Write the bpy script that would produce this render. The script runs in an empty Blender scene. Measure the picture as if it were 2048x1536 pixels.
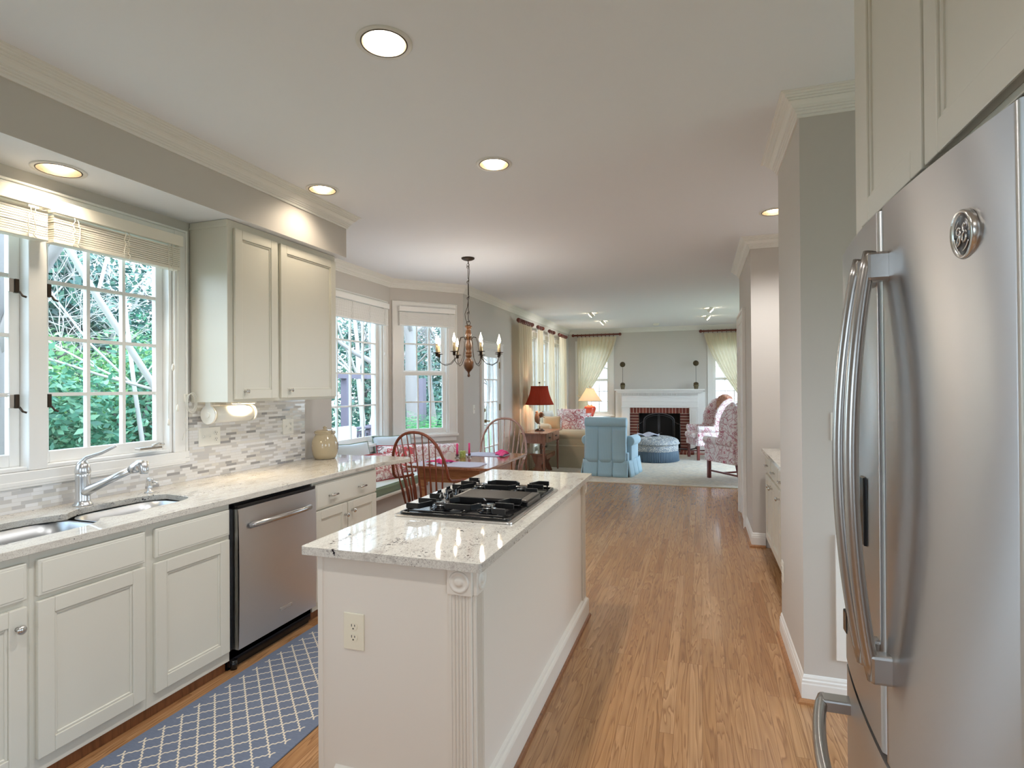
import bpy, bmesh, math, random
from mathutils import Matrix, Vector
R = math.radians
C = bpy.context.scene.collection
S = bpy.context.scene
# ---------------------------------------------------------------- camera
CAMZ = 1.48
ya, pa, ra = R(18.4288), R(.2863), R(-.3759)
F_ = Vector((-math.sin(ya)*math.cos(pa), math.cos(ya)*math.cos(pa), math.sin(pa)))
R_ = Vector((math.cos(ya), math.sin(ya), 0)); U_ = R_.cross(F_)
R2_ = math.cos(ra)*R_ + math.sin(ra)*U_; U2_ = -math.sin(ra)*R_ + math.cos(ra)*U_
cd = bpy.data.cameras.new('camera'); cam = bpy.data.objects.new('camera', cd); C.objects.link(cam)
cd.sensor_width = 36; cd.lens = 1126.34/2048*36; cd.clip_start = .05; cd.clip_end = 200
cam.matrix_world = Matrix(((R2_.x, U2_.x, -F_.x, 0), (R2_.y, U2_.y, -F_.y, 0), (R2_.z, U2_.z, -F_.z, CAMZ), (0, 0, 0, 1)))
S.camera = cam
# ---------------------------------------------------------------- sky, sun, exposure
S.view_settings.view_transform = 'Standard'; S.view_settings.look = 'None'; S.view_settings.gamma = 1
S.view_settings.exposure = .42
S.view_settings.use_curve_mapping = False
w = bpy.data.worlds.new('overcast_sky'); S.world = w; w.use_nodes = True
wn = w.node_tree.nodes; wn.clear(); wl = w.node_tree.links
wo = wn.new('ShaderNodeOutputWorld'); wb = wn.new('ShaderNodeBackground'); wl.new(wb.outputs[0], wo.inputs[0])
tc = wn.new('ShaderNodeTexCoord'); sx = wn.new('ShaderNodeSeparateXYZ'); wl.new(tc.outputs['Generated'], sx.inputs[0])
cr = wn.new('ShaderNodeValToRGB'); wl.new(sx.outputs['Z'], cr.inputs[0]); wl.new(cr.outputs[0], wb.inputs[0])
cr.color_ramp.elements[0].color = (.72, .87, 1, 1); cr.color_ramp.elements[1].color = (.55, .76, 1, 1)
wb.inputs[1].default_value = 5.2
sd = bpy.data.lights.new('sun', 'SUN'); sun = bpy.data.objects.new('sun', sd); C.objects.link(sun)
sd.energy = 1.5; sd.angle = R(25); sd.color = (1, .96, .9); sun.rotation_euler = (R(38), R(-12), R(20))
try:
    S.cycles.use_adaptive_sampling = True; S.cycles.adaptive_threshold = .02
    S.cycles.use_denoising = True; S.cycles.max_bounces = 10; S.cycles.diffuse_bounces = 6; S.cycles.glossy_bounces = 5
    S.cycles.transparent_max_bounces = 16; S.cycles.sample_clamp_indirect = 6; S.cycles.caustics_reflective = False; S.cycles.caustics_refractive = False
except Exception: pass
def lamp(name, kind, loc, power, color, size=.1, rot=(0, 0, 0), spot=None, blend=.5, parent=None, sy=None):
    d = bpy.data.lights.new(name, kind); o = bpy.data.objects.new(name, d); C.objects.link(o)
    d.energy = power; d.color = color
    if kind == 'AREA':
        d.shape = 'DISK'; d.size = size
        if sy: d.shape = 'RECTANGLE'; d.size_y = sy
    elif kind == 'SPOT': d.spot_size = spot; d.spot_blend = blend; d.shadow_soft_size = size
    else: d.shadow_soft_size = size
    o.rotation_euler = rot
    if parent: o.parent = parent; o.location = Vector(loc) - parent.location
    else: o.location = loc
    return o
def portal(loc, rz, wx, wz, tilt=90):
    d = bpy.data.lights.new('daylight_portal', 'AREA'); o = bpy.data.objects.new('daylight_portal', d); C.objects.link(o)
    d.shape = 'RECTANGLE'; d.size = wx; d.size_y = wz; d.cycles.is_portal = True
    o.location = loc; o.rotation_euler = (R(tilt), 0, R(rz))
# portals over the windows and over unseen openings added for daylight (they only guide the sampling of the sky)
portal((-3.2, 1.72, 1.75), -90, 2.0, 1.4); portal((-3.85, 5.42, 1.65), -90, 1.3, 1.8)
portal((-3.15, 11.0, 1.4), -90, 3.0, 2.2); portal((-1.05, -2.95, 1.55), 0, 1.3, 1.1); portal((2.17, 2.35, 1.0), 90, 1.06, 1.8); portal((1.22, -.52, 1.35), 90, 1.75, .9); portal((1.62, 10.4, 1.35), 90, 3.2, 2.1)
# ---------------------------------------------------------------- material helpers
MATS = {}
def srgb(r, g, b):
    f = lambda c: c/12.92 if c <= .04045 else ((c+.055)/1.055)**2.4
    return (f(r/255), f(g/255), f(b/255), 1)
class NT:
    def __init__(s, name):
        s.m = bpy.data.materials.new(name); s.m.use_nodes = True
        s.n = s.m.node_tree.nodes; s.l = s.m.node_tree.links
        s.b = s.n['Principled BSDF']; s.out = s.n['Material Output']; MATS[name] = s.m
    def new(s, t, **k):
        x = s.n.new(t)
        for a, v in k.items():
            if a.startswith('i_'):
                key = a[2:]; key = int(key) if key.isdigit() else key
                s.put(x.inputs[key], v)
            else: setattr(x, a, v)
        return x
    def put(s, inp, v):
        if hasattr(v, 'is_linked') or hasattr(v, 'links'): s.l.new(v, inp)
        else: inp.default_value = v
    def co(s, scale=(1, 1, 1), kind='Object', rot=(0, 0, 0), loc=(0, 0, 0)):
        t = s.new('ShaderNodeTexCoord'); m = s.new('ShaderNodeMapping'); s.l.new(t.outputs[kind], m.inputs[0])
        m.inputs['Scale'].default_value = scale; m.inputs['Rotation'].default_value = rot; m.inputs['Location'].default_value = loc
        return m.outputs[0]
    def noise(s, vec, scale, detail=4, rough=.5, dist=0):
        x = s.new('ShaderNodeTexNoise'); s.l.new(vec, x.inputs['Vector']); x.inputs['Scale'].default_value = scale
        x.inputs['Detail'].default_value = detail; x.inputs['Roughness'].default_value = rough; x.inputs['Distortion'].default_value = dist
        return x
    def ramp(s, fac, stops, interp='LINEAR'):
        x = s.new('ShaderNodeValToRGB'); s.put(x.inputs[0], fac); r = x.color_ramp; r.interpolation = interp
        while len(r.elements) < len(stops): r.elements.new(.5)
        for e, (p, c) in zip(r.elements, stops):
            e.position = p; e.color = c if len(c) == 4 else (*c, 1)
        return x.outputs[0]
    def mix(s, fac, a, b, mode='MIX'):
        x = s.new('ShaderNodeMix', data_type='RGBA', blend_type=mode)
        s.put(x.inputs[0], fac); s.put(x.inputs[6], a); s.put(x.inputs[7], b); return x.outputs[2]
    def math(s, op, a, b=0, c=0):
        x = s.new('ShaderNodeMath', operation=op); s.put(x.inputs[0], a); s.put(x.inputs[1], b); s.put(x.inputs[2], c); return x.outputs[0]
    def bump(s, h, strength=.3, dist=.002):
        x = s.new('ShaderNodeBump'); s.l.new(h, x.inputs['Height']); x.inputs['Strength'].default_value = strength
        x.inputs['Distance'].default_value = dist; s.l.new(x.outputs[0], s.b.inputs['Normal'])
    def set(s, **k):
        for a, v in k.items(): s.put(s.b.inputs[a.replace('_', ' ')], v)
        return s.m
def plain(name, c, rough=.5, metal=0, **k):
    t = NT(name); t.set(Base_Color=c, Roughness=rough, Metallic=metal, **k); return t.m
BW = [(0, (0, 0, 0)), (1, (1, 1, 1))]
def painted(name, c, rough=.5, scale=60, st=.05):
    t = NT(name); n = t.noise(t.co(), scale, 3); t.bump(n.outputs[0], st, .002); t.set(Base_Color=c, Roughness=rough); return t.m
wallm = painted('wall_paint', srgb(204, 199, 193), .6)
wallwhite = painted('ceiling_paint', srgb(234, 237, 243), .8)
trimm = painted('trim_paint', srgb(240, 239, 236), .35, 30, .02)
crownm = painted('crown_paint', srgb(235, 234, 230), .4, 30, .02)
cabm = painted('cabinet_paint', srgb(219, 216, 204), .38, 25, .03)
islandm = painted('island_paint', srgb(226, 218, 206), .4, 25, .03)
whitem = plain('white_plastic', srgb(238, 236, 228), .35)
darkslot = plain('dark_slot', (.02, .018, .015, 1), .6)
blackm = plain('black_enamel', (.006, .006, .007, 1), .18, 0)
ironm = plain('cast_iron', (.012, .011, .011, 1), .32, .3)
chromem = plain('satin_nickel', (.62, .61, .59, 1), .22, 1)
faucetm = plain('brushed_nickel', (.66, .67, .68, 1), .26, 1)
brassm = plain('aged_brass', (.35, .25, .13, 1), .35, 1)
bronzem = plain('dark_bronze', (.05, .035, .025, 1), .45, .7)
waxm = plain('candle_sleeve', srgb(225, 200, 155), .5)
pinkwax = plain('pink_wax', srgb(232, 70, 140), .4, Subsurface_Weight=.2)
glassc = plain('clear_glass', (.95, .97, .97, 1), .05, 0, Transmission_Weight=.9, IOR=1.45)
plantd = plain('dark_soil', (.03, .025, .02, 1), .9)
def emis(name, c, st):
    t = NT(name); t.set(Base_Color=(.8, .8, .8, 1), Emission_Color=c, Emission_Strength=st); return t.m
bulbm = emis('lit_bulb', (1, .80, .52, 1), 22)
canbulb = emis('lit_reflector_bulb', (1, .86, .66, 1), 14)
flame = emis('lit_flame_bulb', (1, .82, .55, 1), 16)
def glass(name, tint=(.97, .99, 1, 1)):
    t = NT(name); tr = t.new('ShaderNodeBsdfTransparent'); tr.inputs[0].default_value = tint
    g = t.new('ShaderNodeBsdfGlossy'); g.inputs['Roughness'].default_value = .02
    lw = t.new('ShaderNodeLayerWeight'); lw.inputs[0].default_value = .5
    fr = t.math('MULTIPLY_ADD', t.math('POWER', lw.outputs['Facing'], 5), .9, .04)
    mx = t.new('ShaderNodeMixShader'); t.l.new(fr, mx.inputs[0]); t.l.new(tr.outputs[0], mx.inputs[1]); t.l.new(g.outputs[0], mx.inputs[2])
    t.l.new(mx.outputs[0], t.out.inputs[0]); return t.m
panem = glass('window_glass')
def brick_rand(t, vec, bw, rh, mortar, off=.5, freq=2, sq=1, sqf=2):
    x = t.new('ShaderNodeTexBrick', offset=off, offset_frequency=freq, squash=sq, squash_frequency=sqf)
    t.l.new(vec, x.inputs['Vector'])
    x.inputs['Color1'].default_value = (0, 0, 0, 1); x.inputs['Color2'].default_value = (1, 1, 1, 1); x.inputs['Mortar'].default_value = (.5, .5, .5, 1)
    x.inputs['Scale'].default_value = 1; x.inputs['Mortar Size'].default_value = mortar; x.inputs['Mortar Smooth'].default_value = .1
    x.inputs['Brick Width'].default_value = bw; x.inputs['Row Height'].default_value = rh
    return x
# oak strip floor, boards running away from the camera
t = NT('oak_floor'); v = t.co(rot=(0, 0, R(90)))
br = brick_rand(t, v, 1.05, .0585, .0009, .37, 3, 1.4, 5)
off = t.new('ShaderNodeVectorMath', operation='MULTIPLY_ADD'); t.l.new(br.outputs['Color'], off.inputs[0]); off.inputs[1].default_value = (9, 23, 7)
t.l.new(t.co(), off.inputs[2])
mp = t.new('ShaderNodeMapping'); t.l.new(off.outputs[0], mp.inputs[0]); mp.inputs['Scale'].default_value = (7, .42, 1)
n1 = t.noise(mp.outputs[0], 2.2, 3, .5, .6)
wv = t.math('FRACT', t.math('MULTIPLY', n1.outputs[0], 10))
ring = t.ramp(wv, [(0, (1, 1, 1)), (.12, (.05, .05, .05)), (.3, (.5, .5, .5)), (.75, (.8, .8, .8)), (1, (1, 1, 1))])
mp2 = t.new('ShaderNodeMapping'); t.l.new(off.outputs[0], mp2.inputs[0]); mp2.inputs['Scale'].default_value = (150, 4, 1)
n2 = t.noise(mp2.outputs[0], 1.5, 3, .6)
base = t.ramp(br.outputs['Color'], [(0, srgb(178, 130, 84)), (.3, srgb(194, 146, 99)), (.6, srgb(186, 138, 92)), (.85, srgb(204, 158, 112)), (1, srgb(168, 118, 74))])
c1 = t.mix(t.math('MULTIPLY', t.math('SUBTRACT', 1, ring), .8), base, srgb(112, 72, 40))
c2 = t.mix(t.math('MULTIPLY', n2.outputs[0], .45), c1, srgb(150, 108, 70))
c3 = t.mix(t.math('MULTIPLY', br.outputs['Fac'], .6), c2, srgb(96, 60, 34))
t.set(Base_Color=c3, Roughness=.27, Coat_Weight=.25, Coat_Roughness=.12); t.bump(t.math('ADD', t.math('MULTIPLY', br.outputs['Fac'], -.6), t.math('MULTIPLY', n2.outputs[0], .15)), .25, .0015)
oakm = t.m
def wood(name, a, b, rough=.35, sc=(14, 14, 1.2), coat=.2):
    t = NT(name); n = t.noise(t.co(sc), 3, 4, .55, .7)
    col = t.ramp(n.outputs[0], [(.3, a), (.55, b), (.75, a)]); t.set(Base_Color=col, Roughness=rough, Coat_Weight=coat, Coat_Roughness=.15)
    t.bump(n.outputs[0], .08, .002); return t.m
cherry = wood('red_brown_wood', srgb(96, 42, 25), srgb(130, 64, 40))
pinew = wood('honey_pine', srgb(150, 96, 56), srgb(184, 130, 86), .4, (1.5, 14, 14))
tablew = wood('walnut_tabletop', srgb(122, 74, 50), srgb(158, 104, 76), .13, (14, 1.5, 14), .5)
mahog = wood('dark_mahogany', srgb(84, 30, 24), srgb(120, 50, 40))
rodw = wood('red_stained_rod', srgb(84, 28, 17), srgb(112, 44, 27))
chandw = wood('turned_maple', srgb(74, 44, 24), srgb(106, 70, 40), .35, coat=.05)
palew = wood('light_paled_wood', srgb(150, 112, 102), srgb(178, 144, 134), .25)  # reflected light on the far Windsor chair put into the wood colour
# granite
def granite(name, spec=.035, warm=0):
    t = NT(name); v = t.co()
    a = t.noise(t.co((9, 3.2, 9), rot=(0, 0, .5)), 2.5, 6, .62, .8)
    base = t.ramp(a.outputs[0], [(.28, srgb(176, 170, 162)), (.42, srgb(206, 201, 191)), (.58, srgb(216, 212, 202)), (.74, srgb(184, 176, 164))])
    b = t.noise(t.co((1, .45, 1), rot=(0, 0, .5)), 130, 3, .7)
    msk = t.noise(t.co((1, .5, 1), rot=(0, 0, .5)), 7, 3, .6)
    m1 = t.ramp(t.math('MULTIPLY', b.outputs[0], t.math('ADD', msk.outputs[0], .5)), [(.635, (0, 0, 0)), (.69, (1, 1, 1))])
    c1 = t.mix(t.math('MULTIPLY', m1, .7), base, srgb(100, 93, 94))
    g = t.noise(v, 210, 2, .6); m2 = t.ramp(g.outputs[0], [(.50, (0, 0, 0)), (.62, (1, 1, 1))])
    c2 = t.mix(t.math('MULTIPLY', m2, .42), c1, srgb(160, 148, 138))
    d = t.noise(v, 46, 2, .6); m3 = t.ramp(t.math('MULTIPLY', d.outputs[0], t.math('ADD', msk.outputs[0], .5)), [(.735, (0, 0, 0)), (.76, (1, 1, 1))])
    c3 = t.mix(m3, c2, srgb(44, 40, 44))
    t.set(Base_Color=c3, Roughness=.035); return t.m
granm = granite('speckled_granite')
# mosaic backsplash on the wall x = const (object axes y, z)
t = NT('mosaic_tile'); tcn = t.new('ShaderNodeTexCoord'); sp = t.new('ShaderNodeSeparateXYZ'); t.l.new(tcn.outputs['Object'], sp.inputs[0])
cb = t.new('ShaderNodeCombineXYZ'); t.l.new(sp.outputs[1], cb.inputs[0]); t.l.new(sp.outputs[2], cb.inputs[1])
br = brick_rand(t, cb.outputs[0], .088, .0172, .0007, .43, 2, .62, 3)
col = t.ramp(br.outputs['Color'], [(0, srgb(196, 195, 194)), (.12, srgb(226, 225, 224)), (.34, srgb(206, 203, 200)), (.5, srgb(234, 234, 235)), (.68, srgb(214, 211, 205)), (.80, srgb(222, 222, 224)), (.89, srgb(160, 159, 160)), (.96, srgb(196, 194, 194))], 'CONSTANT')
c = t.mix(br.outputs['Fac'], col, srgb(212, 209, 204))
rr = t.ramp(br.outputs['Color'], [(0, (.5, .5, .5)), (.34, (.12, .12, .12)), (.68, (.45, .45, .45)), (.85, (.1, .1, .1))], 'CONSTANT')
t.set(Base_Color=c, Roughness=rr); t.bump(br.outputs['Fac'], -.4, .0015); tilem = t.m
# stainless steel with a horizontal or vertical brush
def steel(name, rot=0.0, axis='z', rough=.30, colr=(.60, .60, .61, 1), aniso=.75, sc=(2, 2, 260)):
    t = NT(name); n = t.noise(t.co(sc), 2, 3, .6)
    r_ = rough
    tg = t.new('ShaderNodeTangent', direction_type='RADIAL', axis=axis.upper())
    t.set(Base_Color=colr, Metallic=1, Roughness=r_, Anisotropic=aniso, Anisotropic_Rotation=rot, Tangent=tg.outputs[0])
    return t.m
fridgem = steel('brushed_stainless', .25, rough=.30, aniso=1.0, colr=(.57, .57, .58, 1), sc=(1, 1, 120))
dwm = steel('brushed_dishwasher_steel', .25, rough=.32, aniso=.95, colr=(.64, .64, .65, 1))
sinkm = steel('sink_steel', 0, 'z', .38, (.50, .52, .54, 1), 0)
handlem = plain('handle_steel', (.46, .44, .42, 1), .26, 1)
# bricks
def bricks(name, bw, rh, c1=(150, 78, 62), c2=(112, 50, 40), swap=0):
    t = NT(name); tcn = t.new('ShaderNodeTexCoord'); sp = t.new('ShaderNodeSeparateXYZ'); t.l.new(tcn.outputs['Object'], sp.inputs[0])
    cb = t.new('ShaderNodeCombineXYZ'); a = {0: (0, 2), 1: (0, 1), 2: (2, 0), 3: (1, 0)}[swap]
    t.l.new(sp.outputs[a[0]], cb.inputs[0]); t.l.new(sp.outputs[a[1]], cb.inputs[1])
    br = brick_rand(t, cb.outputs[0], bw, rh, .005, .5 if swap in (0, 1) else 0)
    n = t.noise(t.co(), 40, 3); bc = t.mix(br.outputs['Color'], srgb(*c1), srgb(*c2)); bc = t.mix(t.math('MULTIPLY', n.outputs[0], .4), bc, srgb(90, 40, 32))
    t.set(Base_Color=t.mix(br.outputs['Fac'], bc, srgb(214, 196, 178)), Roughness=.85); t.bump(br.outputs['Fac'], -.6, .004); return t.m
brickh = bricks('red_brick_courses', .9, .066, (120, 66, 56), (92, 46, 40))
bricks_s = bricks('red_brick_soldier', .6, .072, swap=2)
brickf = bricks('red_brick_paving', .6, .075, swap=3)
# fabrics
def cloth(name, c, c2=None, rough=.9, sc=240, st=.25):
    t = NT(name); n = t.noise(t.co((1, 1, .3)), sc, 2); n2 = t.noise(t.co(), 7, 3)
    t.set(Base_Color=t.mix(t.math('MULTIPLY', n.outputs[0], .7), c, c2 or c), Roughness=rough, Sheen_Weight=.25); t.bump(n.outputs[0], st, .002); return t.m
def floral(name, bg, line, blob, sc=13, line_w=.07):
    t = NT(name); v = t.co()
    d = t.noise(v, sc*.5, 3, .6); add = t.new('ShaderNodeVectorMath', operation='MULTIPLY_ADD')
    t.l.new(d.outputs['Color'], add.inputs[0]); add.inputs[1].default_value = (.16, .16, .16); t.l.new(v, add.inputs[2])
    vo = t.new('ShaderNodeTexVoronoi', feature='DISTANCE_TO_EDGE'); t.l.new(add.outputs[0], vo.inputs['Vector']); vo.inputs['Scale'].default_value = sc
    v2 = t.new('ShaderNodeTexVoronoi', feature='F1'); t.l.new(add.outputs[0], v2.inputs['Vector']); v2.inputs['Scale'].default_value = sc
    l1 = t.ramp(vo.outputs[0], [(line_w*.5, (1, 1, 1)), (line_w, (0, 0, 0))])
    rg = t.ramp(v2.outputs['Distance'], [(.0, (1, 1, 1)), (.16, (1, 1, 1)), (.2, (0, 0, 0)), (.3, (0, 0, 0)), (.33, (.85, .85, .85)), (.39, (.0, .0, .0))])
    pick = t.ramp(v2.outputs['Color'], [(.35, (0, 0, 0)), (.45, (1, 1, 1))])
    n = t.noise(v, sc*.9, 4, .6, 1.2); vine = t.ramp(n.outputs[0], [(.47, (0, 0, 0)), (.49, (1, 1, 1)), (.51, (1, 1, 1)), (.53, (0, 0, 0))])
    c = t.mix(t.math('MULTIPLY', l1, .6), bg, line); c = t.mix(t.math('MULTIPLY', rg, pick), c, blob); c = t.mix(t.math('MULTIPLY', vine, .75), c, line)
    t.set(Base_Color=c, Roughness=.9, Sheen_Weight=.2); return t.m
def sheer(name, c, tl=.35):
    t = NT(name); d = t.new('ShaderNodeBsdfDiffuse'); d.inputs[0].default_value = c
    r_ = t.new('ShaderNodeBsdfTranslucent'); r_.inputs[0].default_value = c
    n = t.noise(t.co((1, 1, .2)), 300, 2); bp_ = t.new('ShaderNodeBump'); bp_.inputs['Strength'].default_value = .15; bp_.inputs['Distance'].default_value = .002
    t.l.new(n.outputs[0], bp_.inputs['Height']); t.l.new(bp_.outputs[0], d.inputs['Normal'])
    mx = t.new('ShaderNodeMixShader'); mx.inputs[0].default_value = tl
    t.l.new(d.outputs[0], mx.inputs[1]); t.l.new(r_.outputs[0], mx.inputs[2]); t.l.new(mx.outputs[0], t.out.inputs[0]); return t.m
curtm = sheer('cream_curtain', srgb(232, 222, 200), .4)
# ---------------------------------------------------------------- mesh helpers
class MB:
    def __init__(s): s.v = []; s.f = []; s.s = []
    def add(s, vs, fs, sm=False, M=None):
        k = len(s.v)
        s.v += [tuple(M @ Vector(p)) if M else tuple(p) for p in vs]
        s.f += [tuple(i+k for i in f) for f in fs]; s.s += [sm]*len(fs); return s
    def box(s, x0, x1, y0, y1, z0, z1, M=None):
        x0, x1 = sorted((x0, x1)); y0, y1 = sorted((y0, y1)); z0, z1 = sorted((z0, z1))
        v = [(x, y, z) for z in (z0, z1) for y in (y0, y1) for x in (x0, x1)]
        return s.add(v, [(0, 2, 3, 1), (4, 5, 7, 6), (0, 1, 5, 4), (2, 6, 7, 3), (0, 4, 6, 2), (1, 3, 7, 5)], False, M)
    def tube(s, pts, r, n=8, caps=True, closed=False, M=None, sq=None):
        pts = [Vector(p) for p in pts]; m = len(pts); rr = r if isinstance(r, (list, tuple)) else [r]*m
        vs = []; t0 = None; up = None
        for i, p in enumerate(pts):
            a = pts[(i-1) % m] if (i > 0 or closed) else p; b = pts[(i+1) % m] if (i < m-1 or closed) else p
            t = (b-a).normalized()
            if up is None:
                up = Vector((0, 0, 1)) if abs(t.z) < .9 else Vector((1, 0, 0))
            up = (up - t*up.dot(t))
            up = up.normalized() if up.length > 1e-5 else t.orthogonal().normalized()
            sd_ = t.cross(up)
            for k in range(n):
                an = 2*math.pi*k/n; q = (sq or 1)
                vs.append(p + rr[i]*(math.cos(an)*sd_*q + math.sin(an)*up))
        fs = []
        for i in range(m if closed else m-1):
            for k in range(n):
                a = i*n+k; b = i*n+(k+1) % n; c = ((i+1) % m)*n+(k+1) % n; d = ((i+1) % m)*n+k
                fs.append((a, d, c, b))
        k0 = len(s.v); s.add(vs, fs, True, M)
        if caps and not closed:
            s.f.append(tuple(k0+k for k in range(n))); s.s.append(False)
            s.f.append(tuple(k0+(m-1)*n+k for k in reversed(range(n)))); s.s.append(False)
        return s
    def cyl(s, p0, p1, r0, r1=None, n=20, M=None, caps=True):
        return s.tube([p0, p1], [r0, r0 if r1 is None else r1], n, caps, False, M)
    def lathe(s, prof, c=(0, 0, 0), n=28, M=None, sm=True, ax='z', sx_=1, sy_=1, cap=True):
        vs = []
        for r, z in prof:
            for k in range(n):
                a = 2*math.pi*k/n; x, y = r*math.cos(a)*sx_, r*math.sin(a)*sy_
                p = (x, y, z) if ax == 'z' else ((z, x, y) if ax == 'x' else (y, z, x))
                vs.append((c[0]+p[0], c[1]+p[1], c[2]+p[2]))
        fs = [(i*n+k, i*n+(k+1) % n, (i+1)*n+(k+1) % n, (i+1)*n+k) for i in range(len(prof)-1) for k in range(n)]
        if cap and prof[0][0] > 1e-5: fs.append(tuple(reversed(range(n))))
        if cap and prof[-1][0] > 1e-5: fs.append(tuple((len(prof)-1)*n+k for k in range(n)))
        return s.add(vs, fs, sm, M)
    def prism(s, poly, axis, a0, a1, M=None, sm=False):
        n = len(poly)
        def P(u, v, a): return (a, u, v) if axis == 'x' else ((u, a, v) if axis == 'y' else (u, v, a))
        vs = [P(u, v, a0) for u, v in poly]+[P(u, v, a1) for u, v in poly]
        fs = [tuple(range(n)), tuple(reversed(range(n, 2*n)))]
        k0 = len(s.v); s.add(vs, fs, False, M)
        s.f += [(k0+i, k0+n+i, k0+n+(i+1) % n, k0+(i+1) % n) for i in range(n)]; s.s += [sm]*n
        return s
    def grid(s, fn, nu, nv, sm=True, M=None, cu=False):
        vs = [fn(i/nu, j/nv) for j in range(nv+1) for i in range(nu+1)]
        fs = [(j*(nu+1)+i, j*(nu+1)+i+1, (j+1)*(nu+1)+i+1, (j+1)*(nu+1)+i) for j in range(nv) for i in range(nu)]
        return s.add(vs, fs, sm, M)
    def ball(s, c, r, nu=16, nv=10, M=None):
        rx, ry, rz = r if isinstance(r, (tuple, list)) else (r, r, r)
        return s.lathe([(math.sin(math.pi*j/nv), 0) for j in range(0)] or [(max(1e-6, math.sin(math.pi*j/nv)), -math.cos(math.pi*j/nv)) for j in range(nv+1)], (0, 0, 0), nu,
                       (M or Matrix()) @ Matrix.Translation(c) @ Matrix.Diagonal((rx, ry, rz, 1)))
    def build(s, name, mat, parent=None, bev=0, seg=2, local=False, sub=0, solid=0, weld=False):
        me = bpy.data.meshes.new(name); o = bpy.data.objects.new(name, me); C.objects.link(o)
        vs = s.v
        if parent is not None:
            o.parent = parent
            if not local:
                rt = parent
                while rt.parent: rt = rt.parent
                inv = (Matrix.Translation(rt.location) @ Matrix.Rotation(rt.rotation_euler.z, 4, 'Z')).inverted()
                vs = [tuple(inv @ Vector(p)) for p in vs]
        me.from_pydata(vs, [], s.f); me.materials.append(mat)
        me.polygons.foreach_set('use_smooth', s.s)
        bm = bmesh.new(); bm.from_mesh(me)
        if weld: bmesh.ops.remove_doubles(bm, verts=bm.verts, dist=1e-4)
        bmesh.ops.recalc_face_normals(bm, faces=bm.faces); bm.to_mesh(me); bm.free()
        if solid:
            m = o.modifiers.new('solid', 'SOLIDIFY'); m.thickness = solid; m.offset = 0
        if bev:
            m = o.modifiers.new('bevel', 'BEVEL'); m.width = bev; m.segments = seg; m.limit_method = 'ANGLE'; m.angle_limit = R(35)
        if sub:
            m = o.modifiers.new('sub', 'SUBSURF'); m.levels = sub; m.render_levels = sub
        return o
def B(*b, M=None):
    m = MB()
    for q in b: m.box(*q, M=M)
    return m
def tag(o, label, cat, group=None, kind=None):
    o['label'] = label; o['category'] = cat
    if group: o['group'] = group
    if kind: o['kind'] = kind
    return o
def thing(name, label, cat, loc=(0, 0, 0), rz=0, group=None):
    o = bpy.data.objects.new(name, None); C.objects.link(o); o.empty_display_size = .05
    o.location = loc; o.rotation_euler = (0, 0, rz); return tag(o, label, cat, group)
def struct(name, mb, mat, parent=None, **k):
    o = mb.build(name, mat, parent, **k)
    if parent is None: o['kind'] = 'structure'
    return o
def sempty(name, loc=(0, 0, 0)):
    o = bpy.data.objects.new(name, None); C.objects.link(o); o['kind'] = 'structure'; o.location = loc; return o
KIDS = {}
def dup(root, loc, rz=None, label=None, group=None, scale=None):
    r = root.copy(); C.objects.link(r); r.location = loc
    if rz is not None: r.rotation_euler = (0, 0, rz)
    if scale: r.scale = scale
    if label: r['label'] = label
    if group: r['group'] = group
    for ch in list(root.children):
        if ch.type == 'LIGHT': continue
        c = ch.copy(); C.objects.link(c); c.parent = r
        for g in list(ch.children):
            d = g.copy(); C.objects.link(d); d.parent = c
    return r
def arc(c, r, a0, a1, n, z=None): return [(c[0]+r*math.cos(R(a0+(a1-a0)*i/n)), c[1]+r*math.sin(R(a0+(a1-a0)*i/n))) for i in range(n+1)]
# ---------------------------------------------------------------- the rooms
ZC = 2.834
struct('floor', B((-3.0, 2.2, -2.8, 13.4, -.1, 0)), oakm)
bayfloor = MB().prism([(-3.0, 4.1), (-3.0, 6.95), (-3.67, 6.19), (-3.67, 4.75)], 'z', -.1, 0); struct('floor_bay', bayfloor, oakm)
_ceil_old = MB().prism([(-3.15, -2.8), (2.2, -2.8), (2.2, 13.5), (-3.15, 13.5), (-3.15, 7.05), (-3.8, 6.3), (-3.8, 4.7), (-3.15, 3.95)], 'z', ZC, ZC+.1)
def slab(outer, holes, z0, z1, name, mat, parent, bev=.012, seg=4):
    bm = bmesh.new(); E = []
    for lp in [outer]+holes:
        vs = [bm.verts.new((x, y, z1)) for x, y in lp]
        E += [bm.edges.new((vs[i], vs[(i+1) % len(vs)])) for i in range(len(vs))]
    bmesh.ops.triangle_fill(bm, use_beauty=True, edges=E, use_dissolve=False)
    g = bmesh.ops.extrude_face_region(bm, geom=bm.faces[:])
    bmesh.ops.translate(bm, verts=[v for v in g['geom'] if isinstance(v, bmesh.types.BMVert)], vec=(0, 0, z0-z1))
    mb = MB(); bm.verts.index_update(); mb.add([v.co.copy() for v in bm.verts], [tuple(v.index for v in f.verts) for f in bm.faces]); bm.free()
    return mb.build(name, mat, parent, bev=bev, seg=seg)
hole = lambda x, y, r: [(x+r*math.cos(R(a)), y+r*math.sin(R(a))) for a in range(0, 360, 12)]
slab([(-3.15, -2.8), (2.2, -2.8), (2.2, 13.5), (-3.15, 13.5), (-3.15, 7.05), (-3.8, 6.3), (-3.8, 4.7), (-3.15, 3.95)],
     [hole(-1.164, 1.934, .09), hole(-1.175, 3.207, .09), hole(-2.430, 3.231, .09), hole(.561, 4.81, .09), hole(-1.16, .35, .09), hole(0, -1.2, .09)], ZC, ZC+.1, 'ceiling', wallwhite, None, 0)['kind'] = 'structure'
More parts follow.
